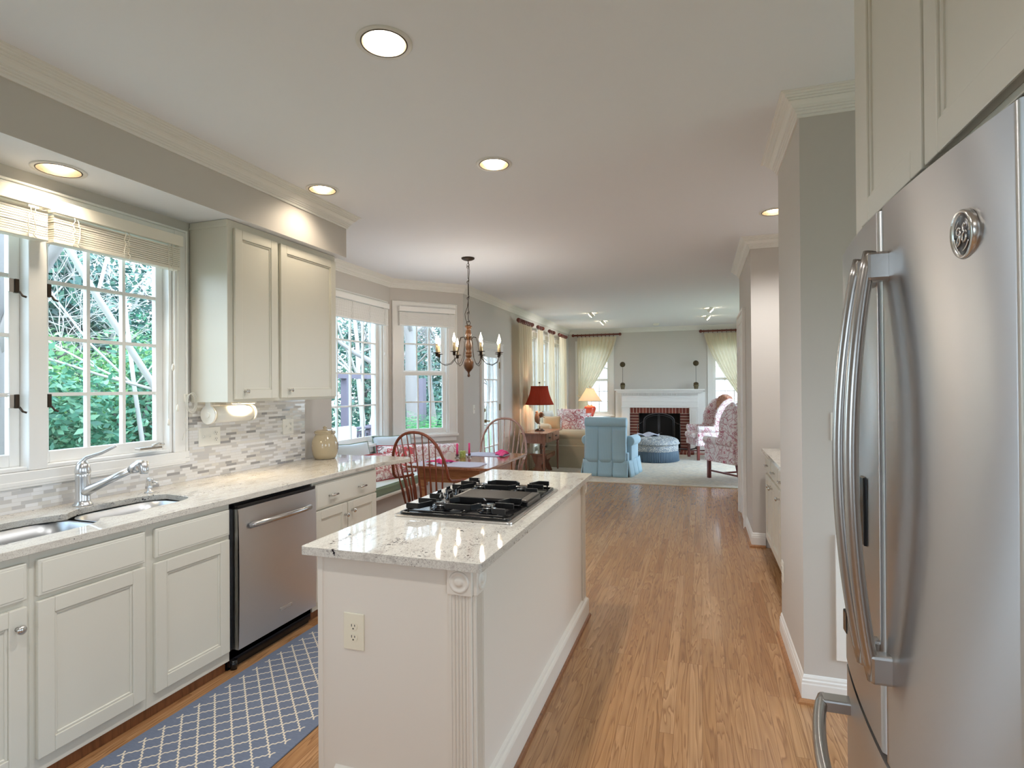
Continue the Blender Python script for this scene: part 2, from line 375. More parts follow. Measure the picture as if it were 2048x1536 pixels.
def wall(name, p0, p1, z0, z1, ops=(), th=.15, mat=None, side=1):
    # wall whose room face runs p0 -> p1; the thickness goes to the left of that direction (side=1) or right (-1); openings are (s0, s1, z0, z1)
    p0 = Vector((*p0, 0)); p1 = Vector((*p1, 0)); L = (p1-p0).length; d = (p1-p0)/L
    nrm = Vector((-d.y, d.x, 0))*side
    M = Matrix(((d.x, nrm.x, 0, p0.x), (d.y, nrm.y, 0, p0.y), (0, 0, 1, 0), (0, 0, 0, 1)))
    ss = sorted({0, L, *[o[0] for o in ops], *[o[1] for o in ops]}); zz = sorted({z0, z1, *[o[2] for o in ops], *[o[3] for o in ops]})
    solid = lambda i, j: 0 <= i < len(ss)-1 and 0 <= j < len(zz)-1 and not any(o[0] < (ss[i]+ss[i+1])/2 < o[1] and o[2] < (zz[j]+zz[j+1])/2 < o[3] for o in ops)
    mb = MB()
    for i in range(len(ss)-1):
        for j in range(len(zz)-1):
            if not solid(i, j): continue
            a, b, c, e = ss[i], ss[i+1], zz[j], zz[j+1]
            q = [[(a, 0, c), (b, 0, c), (b, 0, e), (a, 0, e)], [(a, th, c), (b, th, c), (b, th, e), (a, th, e)]]
            if not solid(i-1, j): q.append([(a, 0, c), (a, th, c), (a, th, e), (a, 0, e)])
            if not solid(i+1, j): q.append([(b, 0, c), (b, th, c), (b, th, e), (b, 0, e)])
            if not solid(i, j-1): q.append([(a, 0, c), (b, 0, c), (b, th, c), (a, th, c)])
            if not solid(i, j+1): q.append([(a, 0, e), (b, 0, e), (b, th, e), (a, th, e)])
            for f in q: mb.add(f, [(0, 1, 2, 3)], False, M)
    return struct(name, mb, mat or wallm, weld=True)
LX = -3.0
wall('wall_left', (LX, -2.8), (LX, 4.1), 0, ZC, [(2.8+.80, 2.8+2.56, 1.10, 2.36)])
wall('wall_bay_near', (LX, 4.1), (-3.67, 4.75), 0, ZC)
wall('wall_bay_back', (-3.67, 4.75), (-3.67, 6.19), 0, ZC, [(.12, 1.27, .82, 2.45)])
BD = Vector((.67, .76, 0)); BL = BD.length; BD.normalize()
wall('wall_bay_far', (-3.67, 6.19), (LX, 6.95), 0, ZC, [(.15, .79, .87, 2.45)])
wall('wall_left_far', (LX, 6.95), (LX, 13.35), 0, ZC, [(.70, 1.46, 0.0, 2.05), (2.75, 5.35, .35, 2.42)])
FY = 13.35
wall('wall_far', (LX, FY), (1.45, FY), 0, ZC, [(.28, .98, .80, 2.45), (3.28, 3.98, .80, 2.45)])
wall('wall_right_living', (1.45, FY), (1.45, 7.14), 0, ZC, [(1.35, 4.55, .3, 2.4)])  # unseen opening added to let daylight into the living room
wall('wall_back', (2.2, -2.8), (LX, -2.8), 0, ZC, [(2.6, 3.9, 1.0, 2.1)])  # unseen opening behind the camera, added to light the kitchen
# right-hand side: kitchen wall, pier, butler's pantry recess, second pier
wall('wall_right', (1.05, 1.70), (1.05, -2.8), 0, ZC, [(1.35, 3.1, .9, 1.8)])  # unseen opening added so daylight reaches the island side
wall('wall_right_hall', (2.0, 3.0), (2.0, 1.6), 0, ZC, [(.12, 1.18, .1, 1.9)]); struct('wall_right_hall_side', B((1.05, 2.0, 1.70, 1.78, 0, ZC)), wallm)
CX = .4525
struct('wall_pier', B((CX, 2.0, 2.933, 3.684, 0, ZC)), wallm)
struct('wall_pier_far', B((CX, 1.6, 5.603, 7.142, 0, ZC)), wallm)
struct('wall_pantry', B((1.18, 1.33, 3.684, 5.603, 0, ZC)), wallm)
# soffit over the sink run
SX, SY, SZ = -2.638, 3.801, 2.509
struct('wall_soffit', B((SX-.02, SX, -2.8, SY, SZ, ZC), (LX, SX-.02, SY-.02, SY, SZ, ZC)), wallm)
slab([(LX, -2.8), (SX-.001, -2.8), (SX-.001, SY-.001), (LX, SY-.001)], [hole(-2.831, 1.824, .088)], SZ, SZ+.012, 'trim_soffit_board', wallwhite, None, 0)['kind'] = 'structure'
# crown moulding swept along the wall tops with mitred corners
CP = [(0, -.101), (.008, -.101), (.011, -.092), (.009, -.086), (.016, -.083), (.018, -.078), (.016, -.075), (.023, -.072), (.025, -.067), (.023, -.064), (.031, -.060), (.033, -.053), (.040, -.044), (.048, -.038), (.052, -.037), (.050, -.033), (.057, -.030), (.059, -.026), (.057, -.023), (.065, -.020), (.067, -.016), (.066, -.013), (.074, -.011), (.077, -.007), (.076, -.005), (.0871, -.004), (.0871, 0), (0, 0)]
BP_ = [(0, 0), (.013, 0), (.013, .088), (.011, .094), (.011, .104), (.007, .110), (.007, .118), (.003, .128), (0, .13)]
SP_ = [(.0125, 0), (.030, 0), (.029, .010), (.024, .018), (.016, .022), (.0125, .022)]
def sweep(name, pts, prof, z, mat, side=1):
    pts = [Vector((*p, 0)) for p in pts]; n = len(pts); mb = MB(); vs = []
    for i in range(n):
        ds = []
        if i > 0: ds.append((pts[i]-pts[i-1]).normalized())
        if i < n-1: ds.append((pts[i+1]-pts[i]).normalized())
        ns = [Vector((d.y, -d.x, 0))*side for d in ds]
        m = ns[0] if len(ns) == 1 else (ns[0]+ns[1])/(1+ns[0].dot(ns[1]))
        for a, b in prof: vs.append(pts[i]+m*a+Vector((0, 0, z+b)))
    k = len(prof)
    fs = [(i*k+j, i*k+(j+1) % k, (i+1)*k+(j+1) % k, (i+1)*k+j) for i in range(n-1) for j in range(k)]
    fs += [tuple(range(k)), tuple((n-1)*k+j for j in reversed(range(k)))]
    return struct(name, mb.add(vs, fs), mat)
sweep('trim_1', [(SX, -2.79), (SX, SY), (LX, SY), (LX, 4.1), (-3.67, 4.75), (-3.67, 6.19), (LX, 6.95), (LX, FY), (1.45, FY)], CP, ZC, crownm)
sweep('trim_2', [(1.5, 2.933), (CX, 2.933), (CX, 3.684), (1.18, 3.684), (1.18, 5.603), (CX, 5.603), (CX, 7.142), (1.45, 7.142), (1.45, FY)], CP, ZC, crownm, -1)
bb = [('right', [(1.3, 2.933), (CX, 2.933), (CX, 3.684)], -1), ('right_far', [(.56, 5.603), (CX, 5.603), (CX, 6.82)], -1),
      ('left', [(LX, 6.95), (LX, 7.56)], 1), ('left_far', [(LX, 8.52), (LX, FY), (-1.80, FY)], 1), ('far', [(.06, FY), (1.45, FY)], 1)]
for nm, pp, sd_ in bb:
    sweep('baseboard_'+nm, pp, BP_, 0, trimm, sd_); sweep('trim_shoe_'+nm, pp, SP_, 0, wood('shoe_moulding_oak_'+nm, srgb(150, 100, 60), srgb(176, 124, 80), .4) if nm.startswith('right') else trimm, sd_)
# a header board where the hall floor meets the living-room floor
# ---------------------------------------------------------------- windows
def window(n, p0, d, s0, s1, z0, z1, cols, rows, cas=.09, glass_in=.05, sash='fixed', sill=True, out=1, mull=(), cstyle=True, depth=.15):
    # p0, d: start point and unit direction of the room face; the outside lies to the left of d
    d = Vector((*d, 0)).normalized(); nr = Vector((-d.y, d.x, 0)); p0 = Vector((*p0, 0))
    M = Matrix(((d.x, nr.x, 0, p0.x), (d.y, nr.y, 0, p0.y), (0, 0, 1, 0), (0, 0, 0, 1)))
    root = sempty('window_%d' % n, p0)
    fr = MB()
    if cas:
        for a, b, c, e, th in [(s0-cas, s0, z0, z1+cas, .020), (s1, s1+cas, z0, z1+cas, .020), (s0-.0, s1+.0, z1, z1+cas, .020),
                               (s0-cas-.012, s0-cas, z0, z1+cas+.012, .028), (s1+cas, s1+cas+.012, z0, z1+cas+.012, .028), (s0-cas, s1+cas, z1+cas, z1+cas+.012, .028)]:
            fr.box(a, b, -th, 0, c, e, M=M)
        if not sill: fr.box(s0-cas, s1+cas, -.020, 0, z0-cas, z0, M=M)
    for a, b, c, e in [(s0, s0+.02, z0, z1), (s1-.02, s1, z0, z1), (s0+.02, s1-.02, z1-.02, z1), (s0+.02, s1-.02, z0, z0+.02)]:
        fr.box(a, b, .0, depth, c, e, M=M)
    fr.build('window_frame', trimm, root, bev=.003, seg=1)
    if sill: B((s0-cas-.02, s1+cas+.02, -.05, .05, z0-.028, z0+.004), (s0-cas, s1+cas, -.018, 0, z0-.095, z0-.028), M=M).build('window_sill', trimm, root, bev=.004)
    cells = []
    def sash_(a, b, c, e, y, st=.045, cols=cols, rows=rows, tag_='sash'):
        sb = B((a, a+st, y, y+.035, c, e), (b-st, b, y, y+.035, c, e), (a+st, b-st, y, y+.035, c, c+st*1.3), (a+st, b-st, y, y+.035, e-st, e), M=M)
        so = sb.build('sash', trimm, root, bev=.003, seg=1)
        ga, gb, gc, ge = a+st, b-st, c+st*1.3, e-st; mb = MB()
        for i in range(1, cols): x = ga+(gb-ga)*i/cols; mb.box(x-.009, x+.009, y+.004, y+.031, gc, ge, M=M)
        for j in range(1, rows): z = gc+(ge-gc)*j/rows; mb.box(ga, gb, y+.005, y+.030, z-.009, z+.009, M=M)
        mb.build('muntin', trimm, so); B((ga, gb, y+.015, y+.019, gc, ge), M=M).build('pane', panem, so)
    if sash == 'double':
        zm = (z0+z1)/2; sash_(s0+.02, s1-.02, z0+.02, zm+.02, .035); sash_(s0+.02, s1-.02, zm-.02, z1-.02, .075)
    elif mull:
        e = [s0]+list(mull)+[s1]
        for a, b in zip(e[:-1], e[1:]):
            pass
        edges = [s0+.02]; 
        for m_ in mull: edges += [m_-.04, m_+.04]
        edges.append(s1-.02)
        mm = MB()
        for m_ in mull: mm.box(m_-.04, m_+.04, -.012, depth-.001, z0+.001, z1-.001, M=M)
        mm.build('mullion', trimm, root, bev=.004)
        for i in range(0, len(edges), 2): sash_(edges[i], edges[i+1], z0+.02, z1-.02, .05)
    else: sash_(s0+.02, s1-.02, z0+.02, z1-.02, .05, glass_in)
    return root, M
# kitchen casement window, openings y .80-1.79 and 1.87-2.50
W1, M1 = window(1, (LX, 0), (0, 1), .80, 2.56, 1.10, 2.36, 3, 4, cas=.075, sill=False, mull=(1.832,), depth=.12)
W2, M2 = window(2, (-3.67, 4.75), (0, 1), .12, 1.27, .82, 2.45, 4, 4, cas=.08)
W3, M3 = window(3, (-3.67, 6.19), (BD.x, BD.y), .15, .79, .87, 2.45, 3, 2, cas=.11, sash='double')
W5, M5 = window(5, (LX, 6.95), (0, 1), 2.75, 5.35, .35, 2.42, 3, 5, cas=.09, mull=(3.62, 4.48))
W6, M6 = window(6, (LX, FY), (1, 0), .28, .98, .80, 2.45, 3, 3, cas=.10, sash='double')
W7, M7 = window(7, (LX, FY), (1, 0), 3.28, 3.98, .80, 2.45, 3, 3, cas=.10, sash='double')
# casement hardware
def wpart(mb, name, mat, parent, **k): return mb.build(name, mat, parent, **k)
for z in (1.965, 1.43):
    for yy, s in ((1.735, 1), (1.872, -1)):
        m = B((LX-.012, LX+.008, yy+.004, yy+.022, z-.035, z+.03)); lt_ = wpart(m, 'latch', bronzem, W1, bev=.003); wpart(B((LX-.010, LX+.004, yy-.018, yy+.003, z-.034, z+.03)), 'latch_plate', chromem, lt_, bev=.002)
        m = MB().tube([(LX+.02, yy+.013, z-.03), (LX+.035, yy+.018, z-.05), (LX+.045, yy+.028, z-.055)], .005); wpart(m, 'latch_lever', bronzem, W1)
m = B((LX, LX+.04, 2.32, 2.46, 1.137, 1.152)); m.tube([(LX+.03, 2.40, 1.155), (LX+.045, 2.43, 1.165), (LX+.04, 2.47, 1.16)], .008)
wpart(m, 'crank_handle', chromem, W1, bev=.003)
# tile-top ledge below the window
struct('trim_3', B((LX, LX+.022, -1.0, 2.665, 1.035, 1.058), (LX, LX+.014, -1.0, 2.665, 1.058, 1.10)), trimm, bev=.004)
# glazed garden door in the left wall
D1 = sempty('door_1', (LX, 8.03, 0))
B((LX-.12, LX+.0, 7.65, 7.675, 0, 2.05), (LX-.12, LX, 8.385, 8.41, 0, 2.05), (LX-.12, LX-.001, 7.676, 8.384, 2.03, 2.049),
  (LX, LX+.022, 7.565, 7.655, 0, 2.14), (LX, LX+.022, 8.405, 8.50, 0, 2.14), (LX, LX+.022, 7.656, 8.404, 2.045, 2.14), (LX, LX+.03, 7.552, 7.564, 0, 2.14), (LX, LX+.03, 8.501, 8.513, 0, 2.14), (LX, LX+.03, 7.552, 8.513, 2.1405, 2.155)).build('door_frame', trimm, D1, bev=.003, seg=1)
y0, y1 = 7.675, 8.385
dl = B((LX-.045, LX-.01, y0, y0+.075, .01, 2.03), (LX-.045, LX-.01, y1-.075, y1, .01, 2.03), (LX-.045, LX-.01, y0+.075, y1-.075, .01, .24), (LX-.045, LX-.01, y0+.075, y1-.075, 1.93, 2.03)).build('door_leaf', trimm, D1, bev=.003, seg=1)
m = MB()
for i in (1, 2): y = y0+.075+(y1-y0-.15)*i/3; m.box(LX-.042, LX-.012, y-.009, y+.009, .24, 1.93)
for j in range(1, 5): z = .24+1.69*j/5; m.box(LX-.040, LX-.014, y0+.075, y1-.075, z-.009, z+.009)
m.build('muntin', trimm, dl); B((LX-.03, LX-.026, y0+.075, y1-.075, .24, 1.93)).build('pane', panem, dl)
m = MB().cyl((LX-.01, y0+.038, .98), (LX+.03, y0+.038, .98), .026, .022).tube([(LX+.03, y0+.038, .98), (LX+.045, y0+.05, .98), (LX+.045, y0+.14, .975)], .009)
m.build('door_handle', brassm, D1); MB().cyl((LX-.01, y0+.038, 1.14), (LX+.012, y0+.038, 1.14), .026).build('deadbolt', brassm, D1)
for z in (.3, 1.16, 1.82): B((LX-.012, LX+.004, y1-.004, y1+.014, z-.05, z+.05)).build('hinge', brassm, D1)
# cased doorway on the far pier
D2 = sempty('door_2', (CX, 6.98, 0))
m = MB()
for a, b, th in ((7.06, 7.115, .020), (7.1155, 7.15, .034), (6.31, 6.365, .020), (6.275, 6.3095, .034)): m.box(CX-th, CX, a, b, 0, 2.26)
m.box(CX-.020, CX, 6.366, 7.059, 2.175, 2.26); m.box(CX-.034, CX, 6.275, 7.15, 2.2605, 2.285)
m.build('door_frame', trimm, D2, bev=.003, seg=1)
m = B((CX-.008, CX-.001, 6.365, 7.06, .01, 2.175)); m.build('door_leaf', trimm, D2)
m = MB()
for a, b, c, e in ((6.46, 6.96, 1.15, 2.06), (6.46, 6.96, .2, 1.02)):
    m.box(CX-.013, CX-.008, a, a+.02, c, e); m.box(CX-.013, CX-.008, b-.02, b, c, e); m.box(CX-.013, CX-.008, a, b, c, c+.02); m.box(CX-.013, CX-.008, a, b, e-.02, e)
m.build('door_panel', trimm, D2)
# backsplash tile along the counter
struct('wall_backsplash', B((LX, LX+.009, -1.0, 3.742, .914, 1.035), (LX, LX+.009, 2.667, 3.742, 1.035, 1.40)), tilem)
# ---------------------------------------------------------------- blinds
slatm = painted('blind_slat', srgb(240, 235, 222), .45, 20, .02)
bayslat = painted('white_blind_slat', srgb(242, 242, 240), .45, 20, .02)
def blind(M, a, b, zt, zb, label, mat, hang=0, cords=(), inset=0):
    o = thing('window_blind', label, 'blind', tuple((M @ Vector((a, -.06, 0))).xyz[:2])+(zb,), 0, 'raised window blinds')
    B((a, b, -.085, -.072, zt-.062, zt), (a, a+.012, -.0715, -.03, zt-.061, zt-.001), (b-.012, b, -.0715, -.03, zt-.061, zt-.001), M=M).build('valance', mat, o, bev=.002)
    m = MB(); n = max(6, int((zt-.07-zb-.022)/.0105)); random.seed(int(a*100))
    for i in range(n):
        z = zb+.022+(zt-.07-zb-.022)*i/n; t_ = random.uniform(-.0015, .0015)
        m.box(a+.006+t_, b-.006+t_, -.068+t_, -.018, z, z+.0088, M=M)
    m.build('slat_stack', mat, o)
    B((a+.004, b-.004, -.070, -.016, zb, zb+.02), M=M).build('bottom_rail', mat, o, bev=.003)
    k = max(2, int((b-a)/.38))
    for i in range(k+1):
        m = MB()
        s = a+.09+(b-a-.18)*i/k
        pts = [(s+random.uniform(-.008, .008), -.075-random.uniform(0, .008), zb+(zt-.065-zb)*j/9) for j in range(10)]
        m.tube([M @ Vector(p) for p in pts], .0022, 5)
        pts = [(s+.022+random.uniform(-.008, .008), -.075-random.uniform(0, .008), zb+(zt-.065-zb)*j/9) for j in range(10)]
        m.tube([M @ Vector(p) for p in pts], .0022, 5); m.build('ladder_cord', mat, o)
    for s, zl in cords:
        MB().tube([M @ Vector((s, -.08, zt-.06)), M @ Vector((s+.004, -.078, (zt+zl)/2)), M @ Vector((s, -.076, zl))], .0016, 5).build('pull_cord', mat, o)
        MB().lathe([(.001, .03), (.006, .02), (.009, 0), (.004, -.012)], tuple(M @ Vector((s, -.076, zl-.02))), 10).build('cord_tassel', mat, o)
    return o
blind(M1, .80, 1.845, 2.40, 2.185, 'cream blind raised over the left casement above the sink', slatm)
blind(M1, 1.86, 2.565, 2.39, 2.185, 'cream blind raised over the right casement, beside the upper cabinet', slatm, cords=((2.50, 1.62), (2.53, 1.38), (2.47, 1.30)))
blind(M2, .09, 1.30, 2.50, 2.235, 'wide white blind raised over the large bay window', bayslat, cords=((1.2, 1.9),))
blind(M3, .10, .86, 2.50, 2.26, 'white blind raised over the narrow angled bay window', bayslat, cords=((.70, 1.75),))
# loop of cord hung on a cleat beside the upper cabinet
o = thing('cord_cleat', 'small white cleat with a coiled blind cord on the window casing', 'cleat', (LX+.02, 2.63, 1.42))
B((LX+.02, LX+.034, 2.618, 2.642, 1.40, 1.45)).build('cleat', whitem, o, bev=.003)
m = MB()
for q in range(3): m.tube([(LX+.045+.004*q, 2.645+.034*math.cos(a)+.004*q, 1.395+(.055+.004*q)*math.sin(a)) for a in [i*math.pi/8 for i in range(16)]], .0018, 5, closed=True)
m.tube([(LX+.04, 2.63, 1.34), (LX+.035, 2.61, 1.27), (LX+.035, 2.625, 1.24), (LX+.033, 2.66, 1.245), (LX+.033, 2.61, 1.21), (LX+.033, 2.60, 1.17)], .0018, 5)
m.build('coiled_cord', whitem, o)
# ---------------------------------------------------------------- base cabinets, sink run
def shaker(o, x, y0, y1, z0, z1, th=.019, s=-1, knob=None, name='door', st=.058, flat=False, mat=None, hw=None):
    """cabinet front lying on plane x; s = direction the back goes (-1: towards -x)"""
    mat = mat or cabm; m = MB()
    if flat:
        m.box(x, x+s*th, y0, y1, z0, z1)
        d = m.build(name, mat, o, bev=.005, seg=2)
        e = .012; q = MB(); f = -s
        q.box(x, x+f*.0025, y0+e, y1-e, z0+e, z1-e); q.build('raised_field', mat, d, bev=.0015, seg=1)
        return d
    m.box(x, x+s*th, y0, y0+st, z0, z1); m.box(x, x+s*th, y1-st, y1, z0, z1)
    m.box(x, x+s*th, y0+st, y1-st, z0, z0+st); m.box(x, x+s*th, y0+st, y1-st, z1-st, z1)
    d = m.build(name, mat, o, bev=.003, seg=2)
    q = MB(); q.box(x+s*.010, x+s*(th-.001), y0+st-.002, y1-st+.002, z0+st-.002, z1-st+.002)
    for a, b, c, e in ((y0+st, y0+st+.010, z0+st, z1-st), (y1-st-.010, y1-st, z0+st, z1-st), (y0+st+.010, y1-st-.010, z0+st, z0+st+.010), (y0+st+.010, y1-st-.010, z1-st-.010, z1-st)):
        q.box(x+s*.005, x+s*.012, a, b, c, e)
    q.build('panel', mat, d, bev=.002, seg=1)
    return d
def knob(parent, x, y, z, s=1, r=.016, name='knob'):
    M = Matrix.Translation((x, y, z)) @ Matrix.Rotation(R(90*s), 4, 'Y')
    return MB().lathe([(.008, 0), (.006, .004), (.0055, .014), (r*.75, .019), (r, .024), (r*.95, .029), (r*.5, .033), (.001, .034)], n=20, M=M).build(name, chromem, parent)
def barpull(parent, x, y, z, L=.08, s=1):
    m = MB().cyl((x, y-L*.36, z), (x+s*.024, y-L*.36, z), .005).cyl((x, y+L*.36, z), (x+s*.024, y+L*.36, z), .005)
    m.cyl((x+s*.026, y-L/2, z), (x+s*.026, y+L/2, z), .0065, n=14); return m.build('bar_pull', chromem, parent)
FX = -2.338   # face frame plane; fronts stand proud of it
def basecab(y0, y1, label, open_top=False):
    o = thing('base_cabinet', label, 'cabinet', (FX-.3, (y0+y1)/2, 0), 0, 'cream base cabinets under the sink counter')
    B((-2.995, FX-.021, y0+.001, y1-.001, .114, .130), (-2.995, FX-.02, y0+.001, y0+.018, .131, .70), (-2.995, FX-.02, y1-.018, y1-.001, .131, .70)).build('body', cabm, o)
    B((FX-.019, FX, y0, y1, .060, .8835)).build('face_frame', cabm, o, bev=.0015, seg=1)
    B((FX-.06, FX-.03, y0, y1, 0, .060)).build('toe_kick', toem, o)
    return o
toem = wood('oak_toe_kick', srgb(110, 68, 38), srgb(140, 90, 54), .5)
c0 = basecab(.50, 1.40, 'cream base cabinet cut off by the left edge, with one round knob')
shaker(c0, -2.320, .56, 1.385, .718, .853, flat=True, name='drawer_front')
d = shaker(c0, -2.320, .975, 1.385, .116, .695); knob(d, -2.320, 1.352, .625)
c1 = basecab(1.40, 1.858, 'cream sink cabinet with the wider door, under the faucet')
shaker(c1, -2.320, 1.420, 1.845, .716, .853, flat=True, name='drawer_front'); shaker(c1, -2.320, 1.420, 1.845, .116, .698)
c2 = basecab(1.858, 2.325, 'cream sink cabinet with the narrower door, left of the dishwasher')
shaker(c2, -2.320, 1.892, 2.312, .720, .853, flat=True, name='drawer_front'); shaker(c2, -2.320, 1.892, 2.312, .116, .698)
c3 = basecab(2.985, 3.722, 'cream two-door base cabinet right of the dishwasher, with bar pulls')
dr = shaker(c3, -2.320, 3.00, 3.71, .700, .866, flat=True, name='drawer')
barpull(dr, -2.320, 3.165, .775); barpull(dr, -2.320, 3.50, .775)
d = shaker(c3, -2.320, 3.00, 3.342, .116, .690); knob(d, -2.320, 3.315, .61)
d = shaker(c3, -2.320, 3.352, 3.71, .116, .690); knob(d, -2.320, 3.395, .625)
# dishwasher
o = thing('dishwasher', 'stainless steel dishwasher with a bowed bar handle between cream cabinets', 'dishwasher', (-2.6, 2.66, 0))
B((-2.95, -2.345, 2.332, 2.978, .06, .872)).build('body', blackm, o)
m = MB().grid(lambda u, v: (-2.298+.008*math.sin(math.pi*v)**.5 if 0 < v < 1 else -2.298, 2.345+.625*u, .112+.735*v), 2, 24)
m.box(-2.345, -2.299, 2.345, 2.97, .112, .847); m.build('door', dwm, o)
m = MB().tube([(-2.292, 2.42, .745), (-2.268, 2.44, .752), (-2.245, 2.52, .758), (-2.238, 2.66, .76), (-2.245, 2.80, .758), (-2.268, 2.88, .752), (-2.292, 2.90, .745)], .016, 10)
m.build('handle', handlem, o)
B((-2.34, -2.30, 2.345, 2.97, .850, .866)).build('control_strip', blackm, o)
MBt = B((-2.2945, -2.2895, 2.645, 2.745, .200, .222)).build('badge', chromem, o, bev=.002); B((-2.2896, -2.289, 2.651, 2.739, .204, .218)).build('badge_inset', dwm, MBt)
B((-2.42, -2.36, 2.332, 2.978, .0, .06), (-2.36, -2.345, 2.332, 2.978, .02, .105)).build('kick_plate', blackm, o)
MB().cyl((-2.345, 2.36, 0), (-2.345, 2.36, .05), .018).build('levelling_foot', blackm, o)
# granite worktop with the sink cut-out
ctr = thing('worktop', 'speckled white granite worktop along the window wall with sink cut-out', 'worktop', (-2.65, 1.5, .884))
def rrect(x0, x1, y0, y1, r, n=6):
    P = []
    for cx, cy, a in ((x1-r, y1-r, 0), (x0+r, y1-r, 90), (x0+r, y0+r, 180), (x1-r, y0+r, 270)):
        P += [(cx+r*math.cos(R(a+90*i/n)), cy+r*math.sin(R(a+90*i/n))) for i in range(n+1)]
    return P
outer = [(LX+.009, .3), (-2.302, .3), (-2.302, 3.70), (-2.20, 4.02), (-2.25, 4.10), (-2.86, 4.08), (LX+.009, 4.08)]
cut = []
for i in range(41):   # right bowl and left bowl share a scalloped back edge
    a = i/40; y = 2.30-a*1.10
    k = 1-abs(math.sin(math.pi*min(1, a/.46))) if a < .46 else (1-abs(math.sin(math.pi*min(1, (a-.46)/.54))))
    cut.append((-2.815+.075*k**2.2, y))
for i in range(1, 41):
    a = i/40; y = 1.20+a*1.10
    k = 1-abs(math.sin(math.pi*(a/.54))) if a < .54 else 1-abs(math.sin(math.pi*((a-.54)/.46)))
    cut.append((-2.425-(.07 if a > .54 else .0)*min(1, (a-.54)/.2 if a > .54 else 0)-.11*k**3, y))
slab(outer, [cut[:-1]], .884, .914, 'worktop_slab', granm, ctr, bev=.011)
# double-bowl sink
sk = thing('sink', 'stainless steel double-bowl undermount sink below the kitchen window', 'sink', (-2.62, 1.75, .72))
def bowl(x0, x1, y0, y1, zb, name='bowl'):
    P0 = rrect(x0, x1, y0, y1, .09); m = MB(); n = len(P0); cx, cy = (x0+x1)/2, (y0+y1)/2
    lev = [(1.06, .882), (1.0, .880), (.985, .80), (.96, zb+.03), (.90, zb+.004), (.5, zb), (.12, zb-.004)]
    vs = [(cx+(x-cx)*k, cy+(y-cy)*k, z) for k, z in lev for x, y in P0]
    fs = [(j*n+i, j*n+(i+1) % n, (j+1)*n+(i+1) % n, (j+1)*n+i) for j in range(len(lev)-1) for i in range(n)]
    fs.append(tuple((len(lev)-1)*n+i for i in range(n))); m.add(vs, fs, True)
    b = m.build(name, sinkm, sk, solid=.002)
    MB().cyl((cx, cy, zb+.0), (cx, cy, zb+.006), .045, .04, 24).build('drain', chromem, b); return b
bowl(-2.80, -2.42, 1.235, 1.785, .70); bowl(-2.79, -2.50, 1.835, 2.27, .74)
# faucet
o = thing('faucet', 'brushed nickel pull-out faucet with a curved lever behind the sink', 'faucet', (-2.872, 1.955, .914))
MB().lathe([(.042, 0), (.042, .006), (.034, .012), (.031, .03), (.031, .14), (.033, .150), (.030, .156)], (-2.872, 1.955, .914), 28).build('body', faucetm, o)
MB().lathe([(.030, 0), (.034, .012), (.028, .045), (.016, .062), (.002, .068)], (-2.872, 1.955, 1.066), 24).build('cap', faucetm, o)
MB().tube([(-2.875, 1.95, 1.085), (-2.878, 1.945, 1.12), (-2.86, 1.965, 1.145), (-2.82, 2.01, 1.165), (-2.79, 2.045, 1.190), (-2.78, 2.055, 1.196)], [.020, .014, .010, .008, .007, .005], 10).build('lever', faucetm, o)
tip = Vector((-2.600, 2.035, 1.105)); b0 = Vector((-2.872, 1.955, .975)); dv = (tip-b0)
MB().tube([b0, b0+dv*.12, b0+dv*.45, b0+dv*.86], [.031, .024, .017, .017], 16).build('spout', faucetm, o)
MB().tube([b0+dv*.84, b0+dv*.92, b0+dv*1.02, b0+dv*1.07, b0+dv*1.07+Vector((.006, .0, -.035)), b0+dv*1.07+Vector((.006, 0, -.045))], [.018, .026, .030, .026, .020, .018], 16).build('spray_head', faucetm, o)
o = thing('soap_dispenser', 'small chrome soap pump set in the granite right of the faucet', 'soap dispenser', (-2.862, 2.30, .914))
MB().lathe([(.026, 0), (.026, .004), (.013, .008), (.013, .055), (.016, .058), (.016, .078), (.012, .082)], (-2.862, 2.30, .914), 20).build('pump', faucetm, o)
MB().tube([(-2.862, 2.30, .972), (-2.835, 2.315, .972), (-2.825, 2.32, .960)], .006).build('nozzle', faucetm, o)
# crock jar
o = thing('cookie_jar', 'cream glazed stoneware jar with a lid at the end of the worktop', 'jar', (-2.86, 3.82, .914))
crockm = plain('cream_glaze', srgb(182, 168, 140), .12, Coat_Weight=.5)
MB().lathe([(.070, 0), (.084, .005), (.096, .04), (.103, .09), (.102, .13), (.092, .165), (.078, .185), (.074, .195), (.080, .202), (.084, .210), (.080, .214)], (-2.86, 3.82, .914), 36).build('body', crockm, o)
MB().lathe([(.082, .214), (.082, .220), (.06, .230), (.02, .234), (.012, .238), (.016, .246), (.015, .254), (.006, .259), (.001, .260)], (-2.86, 3.82, .914), 32).build('lid', crockm, o)
MB().tube([(-2.785, 3.80, 1.118), (-2.772, 3.80, 1.135), (-2.785, 3.81, 1.15)], .004).build('wire_bail', handlem, o)
MB().tube([(-2.764, 3.85, 1.02), (-2.762, 3.855, 1.03), (-2.764, 3.848, 1.04), (-2.764, 3.852, 1.0), (-2.765, 3.858, .99)], .0035, 5).build('painted_mark', plain('painted_blue_mark', srgb(90, 80, 96), .3), o)
